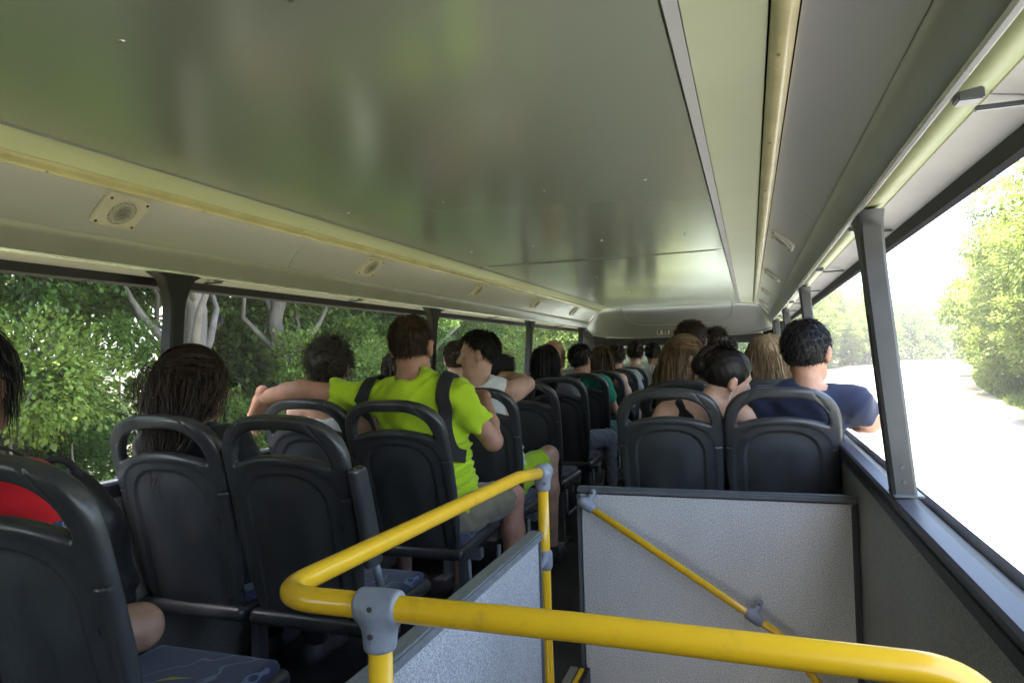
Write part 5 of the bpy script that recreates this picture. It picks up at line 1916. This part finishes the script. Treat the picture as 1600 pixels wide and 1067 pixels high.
def make_shrub(name, h, w, nleaf, lsize, lm, seed):
    r = random.Random(seed)
    root = empty(name)
    mb = MB()
    blobs = []
    for i in range(14):
        a = r.uniform(0, 6.28)
        rr = w * r.uniform(0.1, 0.75)
        z = h * (0.06 + 0.86 * (i + 0.5) / 14)
        blobs.append((math.cos(a) * rr, math.sin(a) * rr, z, w * r.uniform(0.28, 0.46)))
        branch_mesh(mb, (0.15 * math.cos(a), 0.15 * math.sin(a), -0.05), (math.cos(a) * rr, math.sin(a) * rr, z), 0.035, 0.008, seed * 7 + i, 6, 0.12)
    mb.build('stem', M_BARK, root, smooth=True)
    P, u = crown_points(blobs, nleaf, seed, 0.45)
    V, F = leaves(P, u, lsize, seed + 3)
    link('foliage', mesh_np('foliage', V, F), lm, root)
    return root

R = random.Random(11)
# near understorey on the left
shr = [make_shrub('shrub', 4.0, 1.55, 60000, 0.056, M_LEAFD, 21), make_shrub('shrub', 4.6, 1.7, 64000, 0.054, M_LEAFM, 22),
       make_shrub('shrub', 3.3, 1.45, 46000, 0.060, M_LEAFM, 23), make_shrub('shrub', 4.9, 1.5, 56000, 0.056, M_LEAFD, 24)]
usedk = set()
def place(protos, k, loc, rz, sc, label, cat, group):
    o = protos[k]
    if (id(protos), k) in usedk:
        o = copy_tree(o)
    usedk.add((id(protos), k))
    o.location = loc
    o.rotation_euler = (0, 0, rz)
    o.scale = (sc, sc, sc)
    tag(o, label, cat, group)
    return o
y = -2.5
i = 0
while y < 62:
    x = edge_x(LE, y) - 4.4 - R.uniform(0.0, 1.5)
    place(shr, R.choice([0, 1, 2, 3, 0]), (x, y, GZ), R.uniform(0, 6.28), R.uniform(0.85, 1.25),
          'leafy green shrub in the thicket outside the left-hand windows', 'shrub', 'thicket shrubs left of the bus')
    place(shr, R.choice([0, 1, 2, 3]), (x - 3.0, y + 0.9, GZ), R.uniform(0, 6.28), R.uniform(0.95, 1.3),
          'leafy green shrub in the thicket outside the left-hand windows', 'shrub', 'thicket shrubs left of the bus')
    y += 2.1 + 0.03 * y + R.uniform(-0.5, 0.9)
    i += 1
# trees behind them
trL = [make_tree('tree', 10.5, 2.6, 42000, 0.10, M_LEAFD, M_BARK, 41, 0.30), make_tree('tree', 12, 2.9, 44000, 0.10, M_LEAFM, M_BARKP, 42, 0.36),
       make_tree('tree', 9.5, 2.3, 42000, 0.10, M_LEAFM, M_BARK, 43, 0.25), make_tree('tree', 12.5, 2.4, 42000, 0.095, M_LEAFD, M_BARKP, 44, 0.42)]
y = -4.0
while y < 75:
    for row in (0, 1):
        x = edge_x(LE, y) - 5.8 - row * 3.4 - R.uniform(0, 1.5)
        place(trL, R.randrange(4), (x, y + R.uniform(-0.8, 0.8) + row * 1.2, GZ), R.uniform(0, 6.28), R.uniform(0.85, 1.15),
              'tall slim forest tree standing in the wood outside the left-hand windows', 'tree', 'forest trees left of the bus')
    y += 2.3 + 0.035 * max(y, 0) + R.uniform(-0.4, 0.8)
# the wood behind: one mass
def wood_mass(name, path, h, n, lsize, seed, lm, label, depth=7):
    r = np.random.default_rng(seed)
    path = np.array(path, float)
    seg = np.linalg.norm(np.diff(path, axis=0), axis=1)
    cum = np.concatenate([[0], np.cumsum(seg)])
    nb = int(cum[-1] / 1.6)
    blobs = []
    for _ in range(nb * 3):
        s = r.random() * cum[-1]
        x, yy = np.interp(s, cum, path[:, 0]), np.interp(s, cum, path[:, 1])
        blobs.append((x + (r.random() - 0.5) * depth, yy + (r.random() - 0.5) * depth, GZ + h * (0.05 + 0.9 * r.random()), 1.3 + 1.4 * r.random()))
    P, u = crown_points(blobs, n, seed, 0.5)
    V, F = leaves(P, u, lsize, seed + 1)
    o = link(name, mesh_np(name, V, F), lm)
    return tag(o, label, 'woods', kind='stuff')
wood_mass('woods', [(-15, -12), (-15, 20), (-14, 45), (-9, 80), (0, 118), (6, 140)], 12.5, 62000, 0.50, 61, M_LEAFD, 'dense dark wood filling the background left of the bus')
wood_mass('woods', [(4, 138), (12, 158), (26, 178), (48, 215)], 15, 26000, 0.95, 62, M_LEAFM, 'distant sunlit wood beyond the bend of the road', 9)
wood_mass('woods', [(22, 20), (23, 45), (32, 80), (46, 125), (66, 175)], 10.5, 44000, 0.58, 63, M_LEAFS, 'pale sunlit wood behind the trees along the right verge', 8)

ORD = ['nearest', 'second', 'third', 'fourth', 'fifth', 'sixth', 'seventh', 'eighth', 'ninth', 'tenth', 'eleventh', 'twelfth', 'thirteenth', 'fourteenth', 'fifteenth', 'sixteenth', 'seventeenth', 'eighteenth', 'nineteenth', 'twentieth', 'twenty-first', 'twenty-second', 'twenty-third', 'twenty-fourth', 'twenty-fifth', 'twenty-sixth', 'twenty-seventh']
wood_mass('woods', [(48, 190), (75, 232), (120, 262), (170, 270)], 16, 20000, 1.15, 64, M_LEAFS, 'hazy far wood closing the end of the road', 10)
# pale trunks close behind the thicket
for q, (x, yy, lab) in enumerate(((-7.2, 10.6, 'pale-barked slender tree behind the curly-haired passenger'), (-7.0, 4.4, 'pale-barked slender tree behind the leftmost window pillar'), (-6.9, 15.5, 'pale-barked slender tree behind the neon-shirted passenger'), (-6.3, 7.2, 'pale-barked slender tree between the two nearest left pillars'))):
    place(trL, 3, (x, yy, GZ), 1.3 * q, 0.95, lab, 'tree', 'forest trees left of the bus')
# trees of the right verge
trR = [make_tree('tree', 11, 3.6, 38000, 0.19, M_LEAFS, M_BARK, 51, 0.14, 20), make_tree('tree', 12.5, 4.0, 40000, 0.19, M_LEAFS, M_BARKP, 52, 0.18, 22),
       make_tree('tree', 9.5, 3.3, 32000, 0.18, M_LEAFS, M_BARK, 53, 0.10, 18)]
y = 27.0
k = 0
while y < 150:
    x = edge_x(RE, y) + 3.0 + R.uniform(0, 1.6)
    place(trR, k % 3, (x, y, GZ), R.uniform(0, 6.28), R.uniform(0.95, 1.15), 'bushy sunlit tree on the right verge, %s along it from the camera' % ORD[k], 'tree', 'verge trees right of the road')
    y += 4.6 + 0.02 * y + R.uniform(-0.5, 1.2)
    k += 1
shR = [make_shrub('shrub', 2.2, 1.5, 8000, 0.16, M_LEAFS, 71), make_shrub('shrub', 1.6, 1.2, 6000, 0.15, M_LEAFM, 72)]
y = 16.0
k = 0
while y < 110:
    x = edge_x(RE, y) + 3.4 + R.uniform(0, 1.5)
    place(shR, R.randrange(2), (x, y, GZ), R.uniform(0, 6.28), R.uniform(0.7, 1.3), 'low bright shrub below the right verge trees, %s from the camera' % ORD[k], 'shrub', 'low shrubs on the right verge')
    y += 3.2 + 0.03 * y
    k += 1
# trees across the bend, seen through the windscreen and beside the driver's side
y = 70.0
k = 0
while y < 165:
    x = edge_x(LE, y) - 4.5 - R.uniform(0, 2.5)
    place(trR, R.randrange(3), (x, y, GZ), R.uniform(0, 6.28), R.uniform(1.0, 1.3), 'sunlit tree along the road bend ahead, %s from the camera' % ORD[k], 'tree', 'trees round the bend ahead')
    y += 6 + R.uniform(-1, 1.5)
    k += 1
# round sign far down the road
M_SIGN = mat('sign_white', (0.8, 0.8, 0.8), rough=0.4)
o = empty('road_sign', (36.5, 118, GZ))
MB().tube([(0, 0, 0), (0, 0, 2.6)], 0.04, 10).build('post', M_STEEL, o, smooth=True)
MB().tube([(0, -0.03, 2.3), (0, -0.06, 2.3)], 0.45, 24).build('disc', M_SIGN, o)
tag(o, 'small round white road sign far down the road', 'road sign')

# ------------------------------------------------------------------ humid air
m = bpy.data.materials.new('humid_air')
m.use_nodes = True
nt = m.node_tree
nt.nodes.remove(nt.nodes['Principled BSDF'])
pv = nt.nodes.new('ShaderNodeVolumePrincipled')
pv.inputs['Color'].default_value = (0.96, 0.97, 0.98, 1)
pv.inputs['Density'].default_value = 0.0006
pv.inputs['Anisotropy'].default_value = 0.0
nt.links.new(pv.outputs[0], nt.nodes['Material Output'].inputs['Volume'])
o = MB().box(-410, 510, -260, 710, GZ - 1.0, 22).build('haze', m)
tag(o, 'thin pale humid air over the road and woods', 'haze', kind='stuff')
